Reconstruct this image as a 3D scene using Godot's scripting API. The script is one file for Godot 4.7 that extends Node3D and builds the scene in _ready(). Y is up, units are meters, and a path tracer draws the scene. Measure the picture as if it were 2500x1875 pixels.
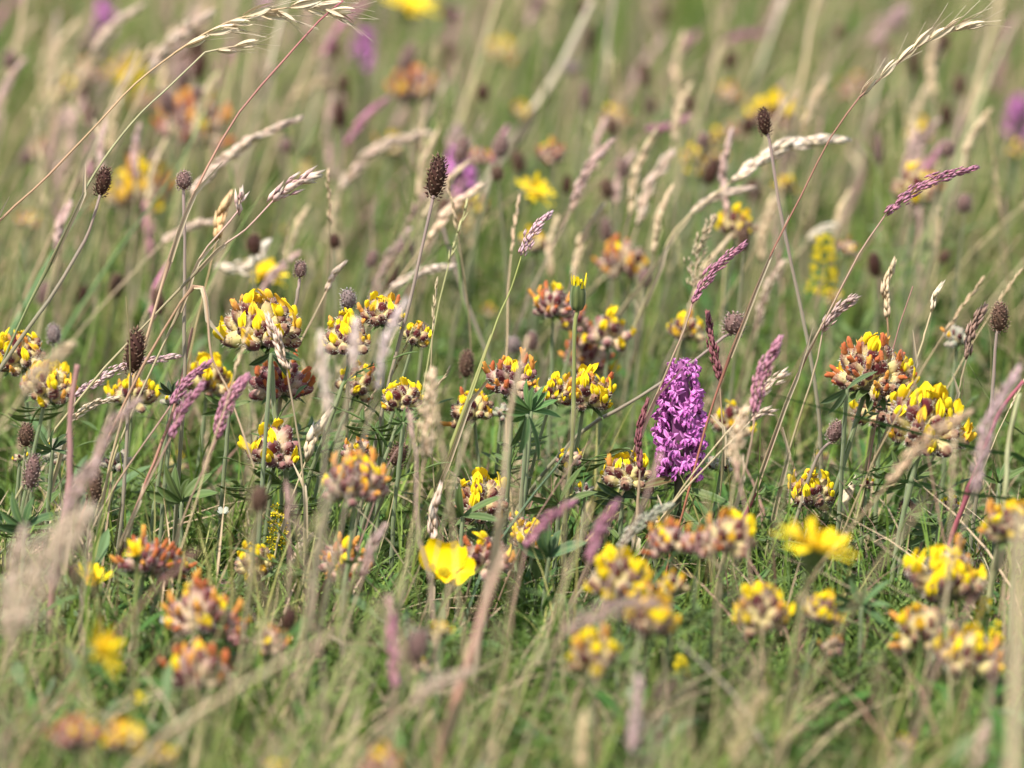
extends Node3D
# A chalk-grassland meadow in summer seen through a long lens: kidney vetch, an orchid, seed heads and grasses.

const PITCH := 11.0            # camera looks down by this many degrees
const EYE := 1.064             # camera height
const FOCUS := 5.0
const K := 0.0002              # metres per photo pixel at the plane of focus

var rng := RandomNumberGenerator.new()
var taken := {}
var M := {}
var S := {}                    # shared meshes
var ca := cos(deg_to_rad(PITCH))
var sa := sin(deg_to_rad(PITCH))

# ------------------------------------------------------------------ mesh builder
class MB:
	var v := PackedVector3Array()
	var c := PackedColorArray()
	var ix := PackedInt32Array()

	func pt(p: Vector3, col: Color) -> int:
		v.append(p)
		c.append(col)
		return v.size() - 1

	func tri(a: int, b: int, d: int) -> void:
		ix.append(a)
		ix.append(b)
		ix.append(d)

	func quads(first: int, rows: int, cols: int, closed: bool) -> void:
		var lim = cols if closed else cols - 1
		for r in rows - 1:
			for k in lim:
				var a = first + r * cols + k
				var b = first + r * cols + (k + 1) % cols
				tri(a, a + cols, b)
				tri(b, a + cols, b - a + a + cols)

	# a tapered tube along points
	func tube(path: PackedVector3Array, rad: Array, cols: Array, sides := 5) -> void:
		var first = v.size()
		var n = path.size()
		var side := Vector3.ZERO
		for i in n:
			var t: Vector3 = (path[mini(i + 1, n - 1)] - path[maxi(i - 1, 0)]).normalized()
			if side == Vector3.ZERO:
				side = t.cross(Vector3(0.3, 0.2, 1)).normalized()
			side = (side - t * side.dot(t)).normalized()
			var up = side.cross(t)
			var f = float(i) / maxf(1.0, n - 1)
			var r = lerpf(rad[0], rad[1], f) if rad.size() == 2 else rad[i]
			var col: Color = cols[0].lerp(cols[1], f) if cols.size() == 2 else cols[i]
			for k in sides:
				var a = TAU * k / sides
				pt(path[i] + (side * cos(a) + up * sin(a)) * r, col)
		quads(first, n, sides, true)
		var tip = pt(path[n - 1], c[v.size() - 1])
		for k in sides:
			tri(first + (n - 1) * sides + k, tip, first + (n - 1) * sides + (k + 1) % sides)

	# a leaf or blade: path, half width at each point, direction across, depth of the fold
	func blade(path: PackedVector3Array, wid: Array, across: Vector3, mid: Array, edge: Array, fold := 0.25) -> void:
		var first = v.size()
		var n = path.size()
		for i in n:
			var t: Vector3 = (path[mini(i + 1, n - 1)] - path[maxi(i - 1, 0)]).normalized()
			var s = (across - t * across.dot(t)).normalized()
			var nn = s.cross(t)
			var f = float(i) / (n - 1)
			pt(path[i] - s * wid[i] + nn * wid[i] * fold, edge[0].lerp(edge[1], f))
			pt(path[i], mid[0].lerp(mid[1], f))
			pt(path[i] + s * wid[i] + nn * wid[i] * fold, edge[0].lerp(edge[1], f))
		quads(first, n, 3, false)

	# a small pointed scale or spikelet
	func lens(at: Vector3, dir: Vector3, out: Vector3, ln: float, wd: float, th: float, c0: Color, c1: Color, belly := 0.4) -> void:
		var d = dir.normalized()
		var s = d.cross(out).normalized()
		var u = s.cross(d)
		var a = pt(at, c0)
		var m = at + d * ln * belly
		var cm = c0.lerp(c1, belly * 0.8)
		var p = [pt(m + s * wd, cm), pt(m + u * th, cm), pt(m - s * wd, cm), pt(m - u * th, cm)]
		var e = pt(at + d * ln, c1)
		for k in 4:
			tri(a, p[k], p[(k + 1) % 4])
			tri(e, p[(k + 1) % 4], p[k])

	func ball(xf: Transform3D, cols: Array, rings := 6, segs := 8) -> void:
		var first = v.size()
		for r in rings + 1:
			var th = PI * r / rings
			for k in segs:
				var a = TAU * k / segs
				pt(xf * Vector3(sin(th) * cos(a), -cos(th), sin(th) * sin(a)), cols[0].lerp(cols[1], float(r) / rings))
		quads(first, rings + 1, segs, true)

	func add(o: MB, xf: Transform3D) -> void:
		var first = v.size()
		v.append_array(xf * o.v)
		c.append_array(o.c)
		for i in o.ix:
			ix.append(first + i)

	func mesh(mat: Material) -> ArrayMesh:
		var nn := PackedVector3Array()
		nn.resize(v.size())
		for i in range(0, ix.size(), 3):
			var a = ix[i]
			var b = ix[i + 1]
			var d = ix[i + 2]
			var fn = (v[d] - v[a]).cross(v[b] - v[a]) * 1e6
			nn[a] += fn
			nn[b] += fn
			nn[d] += fn
		for i in nn.size():
			nn[i] = nn[i].normalized() if nn[i].length_squared() > 0.0 else Vector3.UP
		var arr := []
		arr.resize(Mesh.ARRAY_MAX)
		arr[Mesh.ARRAY_VERTEX] = v
		arr[Mesh.ARRAY_NORMAL] = nn
		arr[Mesh.ARRAY_COLOR] = c
		arr[Mesh.ARRAY_INDEX] = ix
		var m := ArrayMesh.new()
		m.add_surface_from_arrays(Mesh.PRIMITIVE_TRIANGLES, arr)
		m.surface_set_material(0, mat)
		return m

# ------------------------------------------------------------------ scene helpers
func numbered(called: String) -> String:
	taken[called] = taken.get(called, -1) + 1
	return called if taken[called] == 0 else "%s_%03d" % [called, taken[called]]

func thing(called: String, label: String, category: String, at: Vector3, group := "") -> Node3D:
	var o := Node3D.new()
	o.name = numbered(called)
	o.position = at
	o.set_meta("label", label)
	o.set_meta("category", category)
	if group:
		o.set_meta("group", group)
	add_child(o)
	return o

func part(parent: Node3D, called: String, mesh: Mesh, xf := Transform3D(), kind := "") -> MeshInstance3D:
	var o := MeshInstance3D.new()
	o.name = called
	o.mesh = mesh
	o.transform = xf
	if kind:
		o.set_meta("kind", kind)
	parent.add_child(o, true)
	return o

# a point of the meadow: across and down as in the photograph, so many metres along the view
func P(px: float, py: float, d: float) -> Vector3:
	var s = K * d / FOCUS
	var x = (px - 1250.0) * s
	var w = (937.5 - py) * s
	return Vector3(x, EYE - d * sa + w * ca, -d * ca - w * sa)

# the distance at which a thing nearer than the plane of focus stands, its lowest point clear of the turf
func near(d: float, px: float, py: float, clear := 0.035) -> float:
	if d > 4.95:
		return d
	var e = 5.0 - (5.0 - d) * 0.70
	while P(px, py, e).y < clear and e > d:
		e -= 0.01
	return e

func R(a: float, b: float) -> float:
	return rng.randf_range(a, b)

func tint(c: Color, by := 0.15) -> Color:
	var k = 1.0 + R(-by, by)
	return Color(c.r * k * (1.0 + R(-by, by) * 0.4), c.g * k, c.b * k * (1.0 + R(-by, by) * 0.4))

func curve(pts: Array, n: int) -> PackedVector3Array:
	# Catmull-Rom through pts
	var out := PackedVector3Array()
	var m = pts.size()
	for i in m - 1:
		var steps = maxi(1, n / (m - 1))
		for k in steps:
			var t = float(k) / steps
			out.append(pts[i].cubic_interpolate(pts[i + 1], pts[maxi(i - 1, 0)], pts[mini(i + 2, m - 1)], t))
	out.append(pts[m - 1])
	return out

# the points of a stem from its top to the ground: those given, then a bend down into the turf
func down(top: Vector3, dir: Vector3, given: Array, d: float, lean := 0.25) -> Array:
	var pts := [top]
	for g in given:
		pts.append(P(g[0], g[1], d))
	var last: Vector3 = pts[-1]
	var into = dir if pts.size() == 1 else (last - pts[-2])
	into = into.normalized()
	into.y = minf(into.y, -0.35)
	into = into.normalized()
	if last.y > 0.0:
		var slope = clampf(into.x / -into.y, -1.0, 1.0)
		var foot = Vector3(last.x + slope * last.y * 0.55 - lean * last.y * 0.3, -0.004, last.z + R(-0.15, 0.15) * last.y)
		pts.append(last.lerp(foot, 0.45) + Vector3(slope * last.y * 0.10, 0, 0))
		pts.append(foot)
	pts.reverse()
	return pts

func stem_mesh(pts: Array, foot: Vector3, r0: float, r1: float, c0: Color, c1: Color, mat: Material, n := 18, sides := 5) -> ArrayMesh:
	var local := []
	for p in pts:
		local.append(p - foot)
	var path = curve(local, n)
	var m := MB.new()
	var cols := []
	for i in path.size():
		cols.append(tint(c0.lerp(c1, float(i) / (path.size() - 1)), 0.1))
	var rad := []
	var joint = rng.randi_range(path.size() / 4, path.size() / 2)
	var kink = Vector3(R(-1, 1), 0, R(-1, 1)) * 0.0016
	for i in path.size():
		var f = float(i) / (path.size() - 1)
		rad.append(lerpf(r0, r1, f) * R(0.90, 1.10) * (1.7 if i == joint and mat == M.dry else 1.0))
		if i == joint and mat == M.dry:
			cols[i] = cols[i] * 0.55
		path[i] += (kink * (1.0 - absf(i - joint) / path.size() * 2.0) + Vector3(R(-1, 1), 0, R(-1, 1)) * 0.00022) * sin(PI * f)
	m.tube(path, rad, cols, sides)
	if mat == M.dry and joint + 4 < path.size():
		# the dry sheath that wraps the stalk above its joint and peels away at the top
		var sub := PackedVector3Array()
		for i in range(joint, joint + 4):
			sub.append(path[i] + Vector3(0.3, 0, 0.5) * rad[i])
		sub.append(path[joint + 3] + (path[joint + 3] - path[joint]) * 0.5 + Vector3(R(-1, 1) * 0.010, -0.002, R(-1, 1) * 0.006))
		m.blade(sub, [rad[joint] * 1.1, rad[joint] * 1.2, rad[joint] * 1.2, rad[joint] * 1.1, 0.0002], Vector3(0.8, 0, -0.5), [STRAW * 0.8, STRAW], [STRAW * 0.9, PALE], 0.5)
	return m.mesh(mat)

func mat(rough: float, back := 0.0, sheen := 0.0, spec := 0.5) -> StandardMaterial3D:
	var m := StandardMaterial3D.new()
	m.vertex_color_use_as_albedo = true
	m.roughness = rough
	m.metallic_specular = spec
	m.cull_mode = BaseMaterial3D.CULL_DISABLED
	if back > 0.0:
		m.backlight_enabled = true
		m.backlight = Color(back, back, back)
	if sheen > 0.0:
		m.rim_enabled = true
		m.rim = sheen
		m.rim_tint = 0.3
	return m

# ------------------------------------------------------------------ palettes (linear base colours)
const YEL := Color(0.84, 0.64, 0.012)
const YEL2 := Color(0.84, 0.54, 0.035)
const ORA := Color(0.62, 0.26, 0.065)
const RUST := Color(0.42, 0.11, 0.045)
const MAROON := Color(0.105, 0.016, 0.020)
const CREAM := Color(0.60, 0.51, 0.20)
const PINKISH := Color(0.50, 0.33, 0.27)
const MAUVE := Color(0.36, 0.17, 0.18)
const SILVER := Color(0.34, 0.34, 0.24)
const STRAW := Color(0.60, 0.46, 0.29)
const TAN := Color(0.50, 0.37, 0.24)
const PALE := Color(0.63, 0.53, 0.40)
const GREEN := Color(0.095, 0.185, 0.030)
const LEAF := Color(0.072, 0.115, 0.030)
const GREYGREEN := Color(0.20, 0.235, 0.12)
const PURPLE := Color(0.31, 0.105, 0.165)
const PINK := Color(0.46, 0.22, 0.29)
const BROWN := Color(0.100, 0.050, 0.036)

# ------------------------------------------------------------------ shared shapes
func calyx_mesh(base: Color, tip: Color, lip: bool, bend: float) -> ArrayMesh:
	var m := MB.new()
	var prof = [[0.0, 0.8], [2.0, 2.2], [4.0, 2.9], [6.0, 3.15], [7.5, 3.1], [9.0, 2.85], [10.3, 2.5], [11.4, 2.1], [12.5, 1.5], [13.3, 0.6]]
	var segs = 14
	var dark = MAROON * R(0.8, 1.3)
	for r in prof.size():
		var y = prof[r][0] * 0.001
		for k in segs:
			var a = TAU * k / segs
			var rr = prof[r][1] * 0.001 * R(0.92, 1.08)
			var f = clampf((prof[r][0] - 7.0) / 5.0, 0, 1)
			var col = tint(base.lerp(tip, f), 0.10)
			if lip:
				# the dark red blotch of the keel on the outer face, and the flushed teeth of the calyx
				var across = absf(wrapf(a + PI / 2, -PI, PI)) / 1.55
				var along = (prof[r][0] - 10.0) / 3.3
				var blot = clampf(2.4 * (1.2 - across * across - along * along) + R(-0.2, 0.2), 0, 1)
				blot = maxf(blot, clampf((prof[r][0] - 10.4) / 1.6, 0, 0.9) * R(0.5, 1.0))
				col = col.lerp(dark, blot)
				rr *= 1.0 + 0.16 * blot
			m.pt(Vector3(cos(a) * rr, y, sin(a) * rr + bend * y * y * 25.0), col)
	m.quads(0, prof.size(), segs, true)
	# woolly hairs
	for k in 60:
		var a = R(0, TAU)
		var y = R(2.5, 12.0)
		var rr = 2.8 if y < 9.5 else 2.0
		var at = Vector3(cos(a) * rr, y, sin(a) * rr) * 0.001
		var d = Vector3(cos(a) * 0.7, R(0.5, 1.2), sin(a) * 0.7).normalized()
		m.lens(at, d, Vector3.UP, R(1.2, 2.8) * 0.001, 0.00013, 0.00013, base.lerp(Color(0.66, 0.62, 0.54), 0.5), Color(0.68, 0.64, 0.56))
	return m.mesh(M.wool)

func petal_mesh(a: Color, b: Color, wide: float, ln: float, lift: float) -> ArrayMesh:
	# the standard, a hood folded along its middle, and the wings beneath it
	var m := MB.new()
	var rows = 9
	var cols = 9
	var skew = R(-0.12, 0.12)
	var ph = R(0, 6)
	for r in rows:
		var t = float(r) / (rows - 1)
		var w = wide * pow(sin(PI * (0.08 + 0.74 * t)), 0.8) * (1.0 if r < rows - 2 else (0.84 if r == rows - 2 else 0.45))
		for k in cols:
			var u = -1.0 + 2.0 * k / (cols - 1)
			var crease = 0.0006 * exp(-pow(u / 0.22, 2.0)) + 0.00035 * sin(u * 5.0 + ph + t * 3.0) * t
			var z = 0.0012 + lift * t * t - 0.0024 * pow(absf(u), 1.3) * (1.0 - 0.75 * t) + crease + R(-1, 1) * 0.00014
			var notch = 0.0007 * exp(-pow(u / 0.25, 2.0)) * t
			m.pt(Vector3(u * w + skew * w * t, 0.0108 + ln * t - lift * 0.3 * t * t - u * u * 0.0007 - notch + R(-1, 1) * 0.0001, z), tint(a.lerp(b, t * 0.35 + 0.25 * absf(u)).lerp(ORA * 0.8, 0.35 * exp(-pow((t - 0.1) / 0.16, 2.0))), 0.09))
	m.quads(0, rows, cols, false)
	for s in [-1, 1]:
		m.ball(Transform3D(Basis(Vector3(wide * 0.30, 0, 0), Vector3(s * wide * 0.1, ln * R(0.34, 0.42), lift * 0.3), Vector3(0, -lift * 0.1, wide * 0.55)), Vector3(s * wide * 0.22, 0.0108 + ln * 0.40, -0.0006 + lift * 0.10)), [tint(b * 0.9, 0.08), tint(a, 0.08)], 6, 7)
	return m.mesh(M.petal)

func old_petal_mesh(a: Color, b: Color, ln: float, hook: float) -> ArrayMesh:
	# a withered flower: a narrow crumpled tube that curls over
	var m := MB.new()
	var path := PackedVector3Array()
	for i in 7:
		var t = i / 6.0
		path.append(Vector3(R(-1, 1) * 0.0003, 0.0112 + ln * t - absf(hook) * t * t * 0.25, hook * t * t + R(-1, 1) * 0.0002))
	m.tube(path, [0.0009, 0.0013, 0.0015, 0.00135, 0.0014, 0.0011, 0.0005], [a, a, tint(a), tint(a), a.lerp(b, 0.5), b, tint(b)], 6)
	m.lens(path[3], Vector3(R(-0.5, 0.5), 1, 0.3), Vector3.BACK, ln * 0.55, 0.0013, 0.0004, a, b)
	m.lens(path[2], Vector3(R(-0.5, 0.5), 1, -0.3), Vector3.BACK, ln * 0.5, 0.0012, 0.0004, a, b)
	return m.mesh(M.petal)

func leaflet(m: MB, at: Vector3, dir: Vector3, up: Vector3, ln: float, wd: float, droop: float, c: Color, fold := 0.35) -> void:
	var d = dir.normalized()
	var across = d.cross(up).normalized()
	var rows = 6
	var first = m.v.size()
	var edge = c.lerp(Color(0.28, 0.33, 0.18), 0.35)
	var mid = c.lerp(Color(0.20, 0.27, 0.10), 0.4)
	var nn = across.cross(d)
	for r in rows:
		var t = float(r) / (rows - 1)
		var p = at + d * ln * t + up * (sin(t * 1.6) * 0.12 - droop * t * t) * ln
		var w = wd * pow(sin(PI * clampf(0.06 + 0.9 * t, 0, 1)), 0.8) * (1.0 if r < rows - 1 else 0.2)
		for k in 5:
			var u = -1.0 + 0.5 * k
			var cc = tint(edge if absf(u) > 0.9 else (mid if k == 2 else c), 0.08)
			m.pt(p + across * u * w + nn * absf(u) * w * fold, cc)
	m.quads(first, rows, 5, false)

func leaf_sprig(n: int, ln: float, c: Color) -> MB:
	# a pinnate leaf: a midrib with paired narrow leaflets and a larger one at the end
	var m := MB.new()
	var path := PackedVector3Array()
	for i in 7:
		var t = i / 6.0
		path.append(Vector3(0, ln * (t * 0.85 - 0.25 * t * t), ln * 0.75 * t * t * 0.9 + ln * 0.2 * t))
	m.tube(path, [0.0007, 0.0004], [c * 1.5, c * 1.3], 4)
	var pairs = (n - 1) / 2
	for i in pairs:
		var t = 0.35 + 0.6 * i / maxf(1, pairs)
		var p = path[int(t * 6)].lerp(path[mini(int(t * 6) + 1, 6)], fmod(t * 6, 1.0))
		var fw = (path[mini(int(t * 6) + 1, 6)] - path[int(t * 6)]).normalized()
		for s in [-1, 1]:
			leaflet(m, p, fw * R(0.35, 0.7) + Vector3(s, 0, 0), fw.cross(Vector3.RIGHT) * -1.0, ln * R(0.32, 0.42), ln * 0.046, R(0.0, 0.25), tint(c))
	leaflet(m, path[6], path[6] - path[5], Vector3(0, 0.7, -0.7), ln * 0.5, ln * 0.062, 0.1, tint(c))
	return m

func seed_head_mesh(w: float, h: float, pal: Array, loose: float, n: int) -> ArrayMesh:
	# a spike of dry capsules: a dark core with papery scales set round it in spirals; base at the origin, axis +y
	var m := MB.new()
	m.ball(Transform3D(Basis.from_scale(Vector3(w * 0.40, h * 0.47, w * 0.40)), Vector3(0, h * 0.5, 0)), [pal[0] * 0.6, pal[0] * 0.7], 8, 9)
	var sc = sqrt(w * h / n)
	for i in n:
		var t = (i + 0.5) / n
		var a = i * 2.39996 + R(-0.2, 0.2)
		var y = h * t
		var rr = w * 0.5 * pow(maxf(0.0, 1.0 - pow(absf(2.0 * t - 0.92) / 1.1, 2.6)), 0.5)
		var o = Vector3(cos(a), 0, sin(a))
		var at = Vector3(0, y - sc * 0.4, 0) + o * rr * 0.72
		var dir = o * (R(0.55, 0.95) * loose) + Vector3.UP * lerpf(0.35, 1.1, t) + Vector3(R(-1, 1), R(-1, 1), R(-1, 1)) * 0.28
		var ca_: Color = tint(pal[0] * 0.7, 0.35)
		var cb: Color = tint(pal[1] if R(0, 1) < 0.55 else pal[0].lerp(pal[2], R(0, 1)), 0.3)
		m.lens(at, dir, o, sc * R(1.3, 2.0), sc * R(0.45, 0.65), sc * 0.25, ca_, cb, 0.5)
		if R(0, 1) < 0.5:
			m.lens(at + dir.normalized() * sc, dir + Vector3(R(-1, 1), R(-0.5, 1), R(-1, 1)) * 0.7, o, sc * R(0.7, 1.9), sc * 0.09, sc * 0.09, pal[2], tint(pal[2], 0.3))
	return m.mesh(M.head)

func panicle_mesh(path: PackedVector3Array, w: float, pal: Array, n: int, slen: float, spread: float, lumpy: float, awn := 0.0) -> ArrayMesh:
	# a grass head: small spikelets on short branches along a bending axis
	var m := MB.new()
	m.tube(path, [0.0006, 0.0002], [pal[2], pal[1]], 4)
	var np = path.size()
	var ph = R(0, 6)
	for i in n:
		var t = pow((i + R(0, 1)) / n, 0.92)
		var f = t * (np - 1)
		var k = mini(int(f), np - 2)
		var p = path[k].lerp(path[k + 1], f - k)
		var ax = (path[k + 1] - path[k]).normalized()
		var s = ax.cross(Vector3(0.2, 0.3, 1)).normalized()
		var u = s.cross(ax)
		var a = R(0, TAU)
		var o = s * cos(a) + u * sin(a)
		var env = pow(sin(PI * clampf(0.13 + 0.84 * t, 0, 1)), 0.7) * (1.0 + lumpy * sin(t * 23.0 + ph + cos(a) * 1.5))
		var rr = w * 0.5 * env * sqrt(R(0.02, 1.0)) * 0.75
		var dir = ax + o * spread * R(0.3, 1.2)
		var c0 = tint(pal[0].lerp(pal[1], R(0, 1) * R(0, 1)), 0.2)
		var c1 = tint(pal[1], 0.2)
		var L = slen * R(0.75, 1.25)
		m.lens(p + o * rr - dir.normalized() * L * 0.4, dir, o, L, L * R(0.13, 0.19), L * 0.12, c0, c1, 0.42)
		if awn > 0.0 and R(0, 1) < 0.6:
			m.lens(p + o * rr + dir.normalized() * L * 0.4, dir + o * R(0.0, 0.35), o, awn * R(0.6, 1.2), 0.00012, 0.00012, pal[1], pal[1])
	return m.mesh(M.dry)

func spikelet_mesh(ln: float, pal: Array, awn: float) -> ArrayMesh:
	# a long oat-like spikelet: two papery boat-shaped glumes, two florets and bent awns; axis +y
	var m := MB.new()
	for i in 4:
		var a = [0.0, 2.6, 4.1, 1.3][i]
		var o = Vector3(cos(a), 0, sin(a))
		var path := PackedVector3Array()
		var wid := []
		var L = ln * [1.0, 0.82, 0.92, 0.7][i]
		for k in 6:
			var t = k / 5.0
			path.append(Vector3(0, L * t + (0.0 if i < 2 else ln * 0.1), 0) + o * (0.0006 + ln * 0.045 * sin(t * PI) + ln * 0.02 * t))
			wid.append(ln * 0.075 * pow(sin(PI * clampf(0.08 + 0.9 * t, 0, 1)), 0.9))
		var c0 = tint(pal[0], 0.12)
		var c1 = tint(pal[1], 0.12)
		m.blade(path, wid, o.cross(Vector3.UP), [c0 * 0.75, c1], [c0, c1 * 1.1], -0.6)
		if i > 1 and awn > 0.0:
			var b = path[4]
			m.tube(PackedVector3Array([b, b + Vector3(o.x * 0.08, 0.4, o.z * 0.08) * awn, b + Vector3(o.x * 0.3, 1.0, o.z * 0.3) * awn]), [0.00018, 0.00008], [pal[2], pal[1]], 3)
	return m.mesh(M.dry)

# ------------------------------------------------------------------ plants
func basis_up(dir: Vector3, turn: float) -> Basis:
	var y = dir.normalized()
	var x = y.cross(Vector3(0, 0, 1))
	if x.length() < 0.01:
		x = Vector3.RIGHT
	x = x.normalized()
	return Basis(x, y, x.cross(y)) * Basis(Vector3.UP, turn)

# how often a floret is fresh, ageing, withered, rust, without petals; the colour of the calyx
const STYLES := {
	"fresh": [0.50, 0.10, 0.05, 0.00, "cream"], "mixed": [0.28, 0.10, 0.16, 0.08, "cream"], "old": [0.12, 0.06, 0.34, 0.22, "pinkish"],
	"rust": [0.06, 0.02, 0.16, 0.46, "mauve"], "gold": [0.28, 0.32, 0.10, 0.0, "cream"], "ember": [0.10, 0.05, 0.26, 0.46, "cream"], "bud": [0.05, 0.02, 0.03, 0.0, "silver"], "sparse": [0.50, 0.02, 0.02, 0.0, "pinkish"],
}

func vetch(px: float, py: float, wpx: float, d: float, style: String, n: int, tilt: float, label: String, stem := [], leaves := 1, tall := 0.70) -> void:
	var hpx = wpx * tall
	d = near(d, px, py + hpx * 0.42)
	var s = wpx * K * d / FOCUS / 0.0345
	var base = P(px, py + hpx * 0.42, d)
	var up = Vector3(sin(deg_to_rad(tilt)), cos(deg_to_rad(tilt)), R(-0.05, 0.30))
	var pts = down(base, -up, stem, d)
	var foot: Vector3 = pts[0]
	var o = thing("kidney_vetch", label, "flower", foot)
	part(o, "stem", stem_mesh(pts, foot, 0.0013, 0.0010 * maxf(0.7, s), Color(0.16, 0.20, 0.085), GREYGREEN, M.stem))
	var H = Transform3D(basis_up(up, R(0, TAU)).scaled(Vector3.ONE * s), base - foot)
	var st = STYLES[style]
	var core := MB.new()
	core.ball(Transform3D(Basis.from_scale(Vector3(0.0080, 0.0062, 0.0080)), Vector3(0, 0.0052, 0)), [GREYGREEN * 0.7, CREAM.lerp(MAUVE, 0.6) * 0.7], 6, 9)
	if not S.has("receptacle"):
		S["receptacle"] = core.mesh(M.wool)
	var ff = clampf(sqrt(25.0 / n), 0.70, 1.10)
	part(o, "receptacle", S["receptacle"], H.scaled_local(Vector3.ONE * lerpf(1.0, ff, 0.3)))
	n = int(n * 1.2)
	var old_side = Vector3(R(-1, 1), R(-0.9, 0.0), R(-0.6, 0.6)).normalized() * R(0.1, 0.32)
	var gap_side = Vector3(R(-1, 1), R(-0.5, 0.5), R(-1, 1)).normalized()
	for i in n:
		var t = (i + 0.5) / n
		var th = acos(1.0 - t * 1.16) + R(-0.16, 0.16)
		var a = i * 2.39996 + R(-0.3, 0.3)
		var dir = Vector3(sin(th) * cos(a), cos(th) + 0.04, sin(th) * sin(a)).normalized()
		if dir.dot(gap_side) > 0.86 and R(0, 1) < 0.35:
			continue
		var x = dir.cross(Vector3.UP)
		x = x.normalized() if x.length() > 0.05 else Vector3.RIGHT
		var z = x.cross(dir)
		if z.y < 0:
			x = -x
			z = -z
		var fb = Basis(x, dir, z) * Basis(Vector3.UP, R(-0.35, 0.35))
		var f = R(0.80, 1.16) * ff
		var xf = H * Transform3D(fb.scaled(Vector3.ONE * f * (1.06 - 0.10 * sin(th))), dir * (0.0022 + (1.0 - minf(ff, 1.0)) * 0.014) + Vector3(0, 0.0030, 0))
		var fl = part(o, "floret", S["%s%d" % [st[4], rng.randi() % 3]], xf)
		var roll = R(0, 1) + ((0.08 if th > 1.2 else -0.04) + dir.dot(old_side)) * minf(1.0, st[0] * 2.0 + 0.1)
		var kind := ""
		if roll < st[0]:
			kind = "yellow"
		elif roll < st[0] + st[1]:
			kind = "amber"
		elif roll < st[0] + st[1] + st[2]:
			kind = "orange"
		elif roll < st[0] + st[1] + st[2] + st[3]:
			kind = "rusty"
		if kind:
			var tw = Basis(Vector3.UP, R(-0.3, 0.3)) * Basis(Vector3.RIGHT, R(0.15, 0.75) * sin(th)).scaled(Vector3(1, R(0.85, 1.15), 1))
			var pivot = Vector3(0, 0.0104, -0.0004)
			part(fl, "petal", S["%s%d" % [kind, rng.randi() % 5]], Transform3D(tw, pivot + Vector3(0, 0, 0.0010) - tw * pivot))
	for i in 3:
		part(o, "bract", S["bract%d" % (i % 2)], H * Transform3D(Basis(Vector3.UP, i * 2.2 + R(0, 0.8)).scaled(Vector3.ONE * R(0.8, 1.1)), Vector3(0, 0.0005, 0)))
	for i in leaves:
		var q = curve(pts, 18)
		var at = q[int(q.size() * R(0.15, 0.62))] - foot
		part(o, "leaf", S["sprig%d" % (rng.randi() % 4)], Transform3D(Basis(Vector3.UP, R(0, TAU)).scaled(Vector3.ONE * R(0.65, 1.05)), at))

func seed_head(px: float, py: float, wpx: float, hpx: float, tilt: float, d: float, pal: String, label: String, stem := [], group := "", called := "plantain") -> void:
	d = near(d, px, py + hpx * 0.5)
	var s = K * d / FOCUS
	var ax = Vector3(sin(deg_to_rad(tilt)), cos(deg_to_rad(tilt)), 0)
	var base = P(px, py, d) - ax * hpx * s * 0.5
	var pts = down(base, -ax, stem, d)
	var foot: Vector3 = pts[0]
	var o = thing(called, label, "seed head", foot, group)
	var c1 = Color(0.30, 0.20, 0.19) if stem.size() else Color(0.20, 0.19, 0.10)
	part(o, "stem", stem_mesh(pts, foot, 0.0011, 0.0007, Color(0.20, 0.20, 0.10), c1, M.stem))
	var key = "%s%d" % [pal, int(hpx > wpx * 1.3) * 3 + rng.randi() % 3]
	part(o, "seed_spike", S[key], Transform3D(basis_up(ax, R(0, TAU)).scaled_local(Vector3(wpx * s, hpx * s, wpx * s)), base - foot), "stuff")

func spike(tip: Array, low: Array, wpx: float, d: float, pal: Array, label: String, stem := [], o_ := {}) -> void:
	# a narrow grass head that runs from tip to low
	d = near(d, low[0], low[1], 0.02)
	var s = K * d / FOCUS
	var a = P(low[0], low[1], d)
	var b = P(tip[0], tip[1], d + o_.get("deep", 0.0))
	var bow = o_.get("bow", 0.08)
	var mid = a.lerp(b, 0.5) + Vector3(-(b.y - a.y), b.x - a.x, 0) * bow
	var pts = down(a, (a - mid).normalized(), stem, d, o_.get("lean", 0.5))
	var foot: Vector3 = pts[0]
	var o = thing(o_.get("name", "grass_stalk"), label, "grass", foot, o_.get("group", ""))
	part(o, "stem", stem_mesh(pts, foot, o_.get("r", 0.0007), 0.0004, o_.get("c0", Color(0.34, 0.33, 0.15)), o_.get("c1", pal[0].lerp(STRAW, 0.4)), M.dry))
	var path = curve([a - foot, mid - foot, b - foot], 14)
	part(o, "panicle", panicle_mesh(path, wpx * s * (0.8 if d > 5.1 else 1.0), pal, o_.get("n", 130), o_.get("len", 0.0042), o_.get("spread", 0.30), o_.get("lumpy", 0.22), o_.get("awn", 0.0)), Transform3D(), "stuff")
	if o_.has("sheath"):
		var m := MB.new()
		var q = curve(pts, 18)
		var sub := PackedVector3Array()
		var wd := []
		for i in 8:
			sub.append(q[int(lerpf(q.size() * 0.2, q.size() * 0.62, i / 7.0))] - foot)
			wd.append(0.0016 * (1.0 - i / 9.0))
		m.tube(sub, wd, [o_.sheath, (o_.sheath as Color).lerp(STRAW, 0.3)], 6)
		part(o, "leaf_sheath", m.mesh(M.dry))

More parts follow.
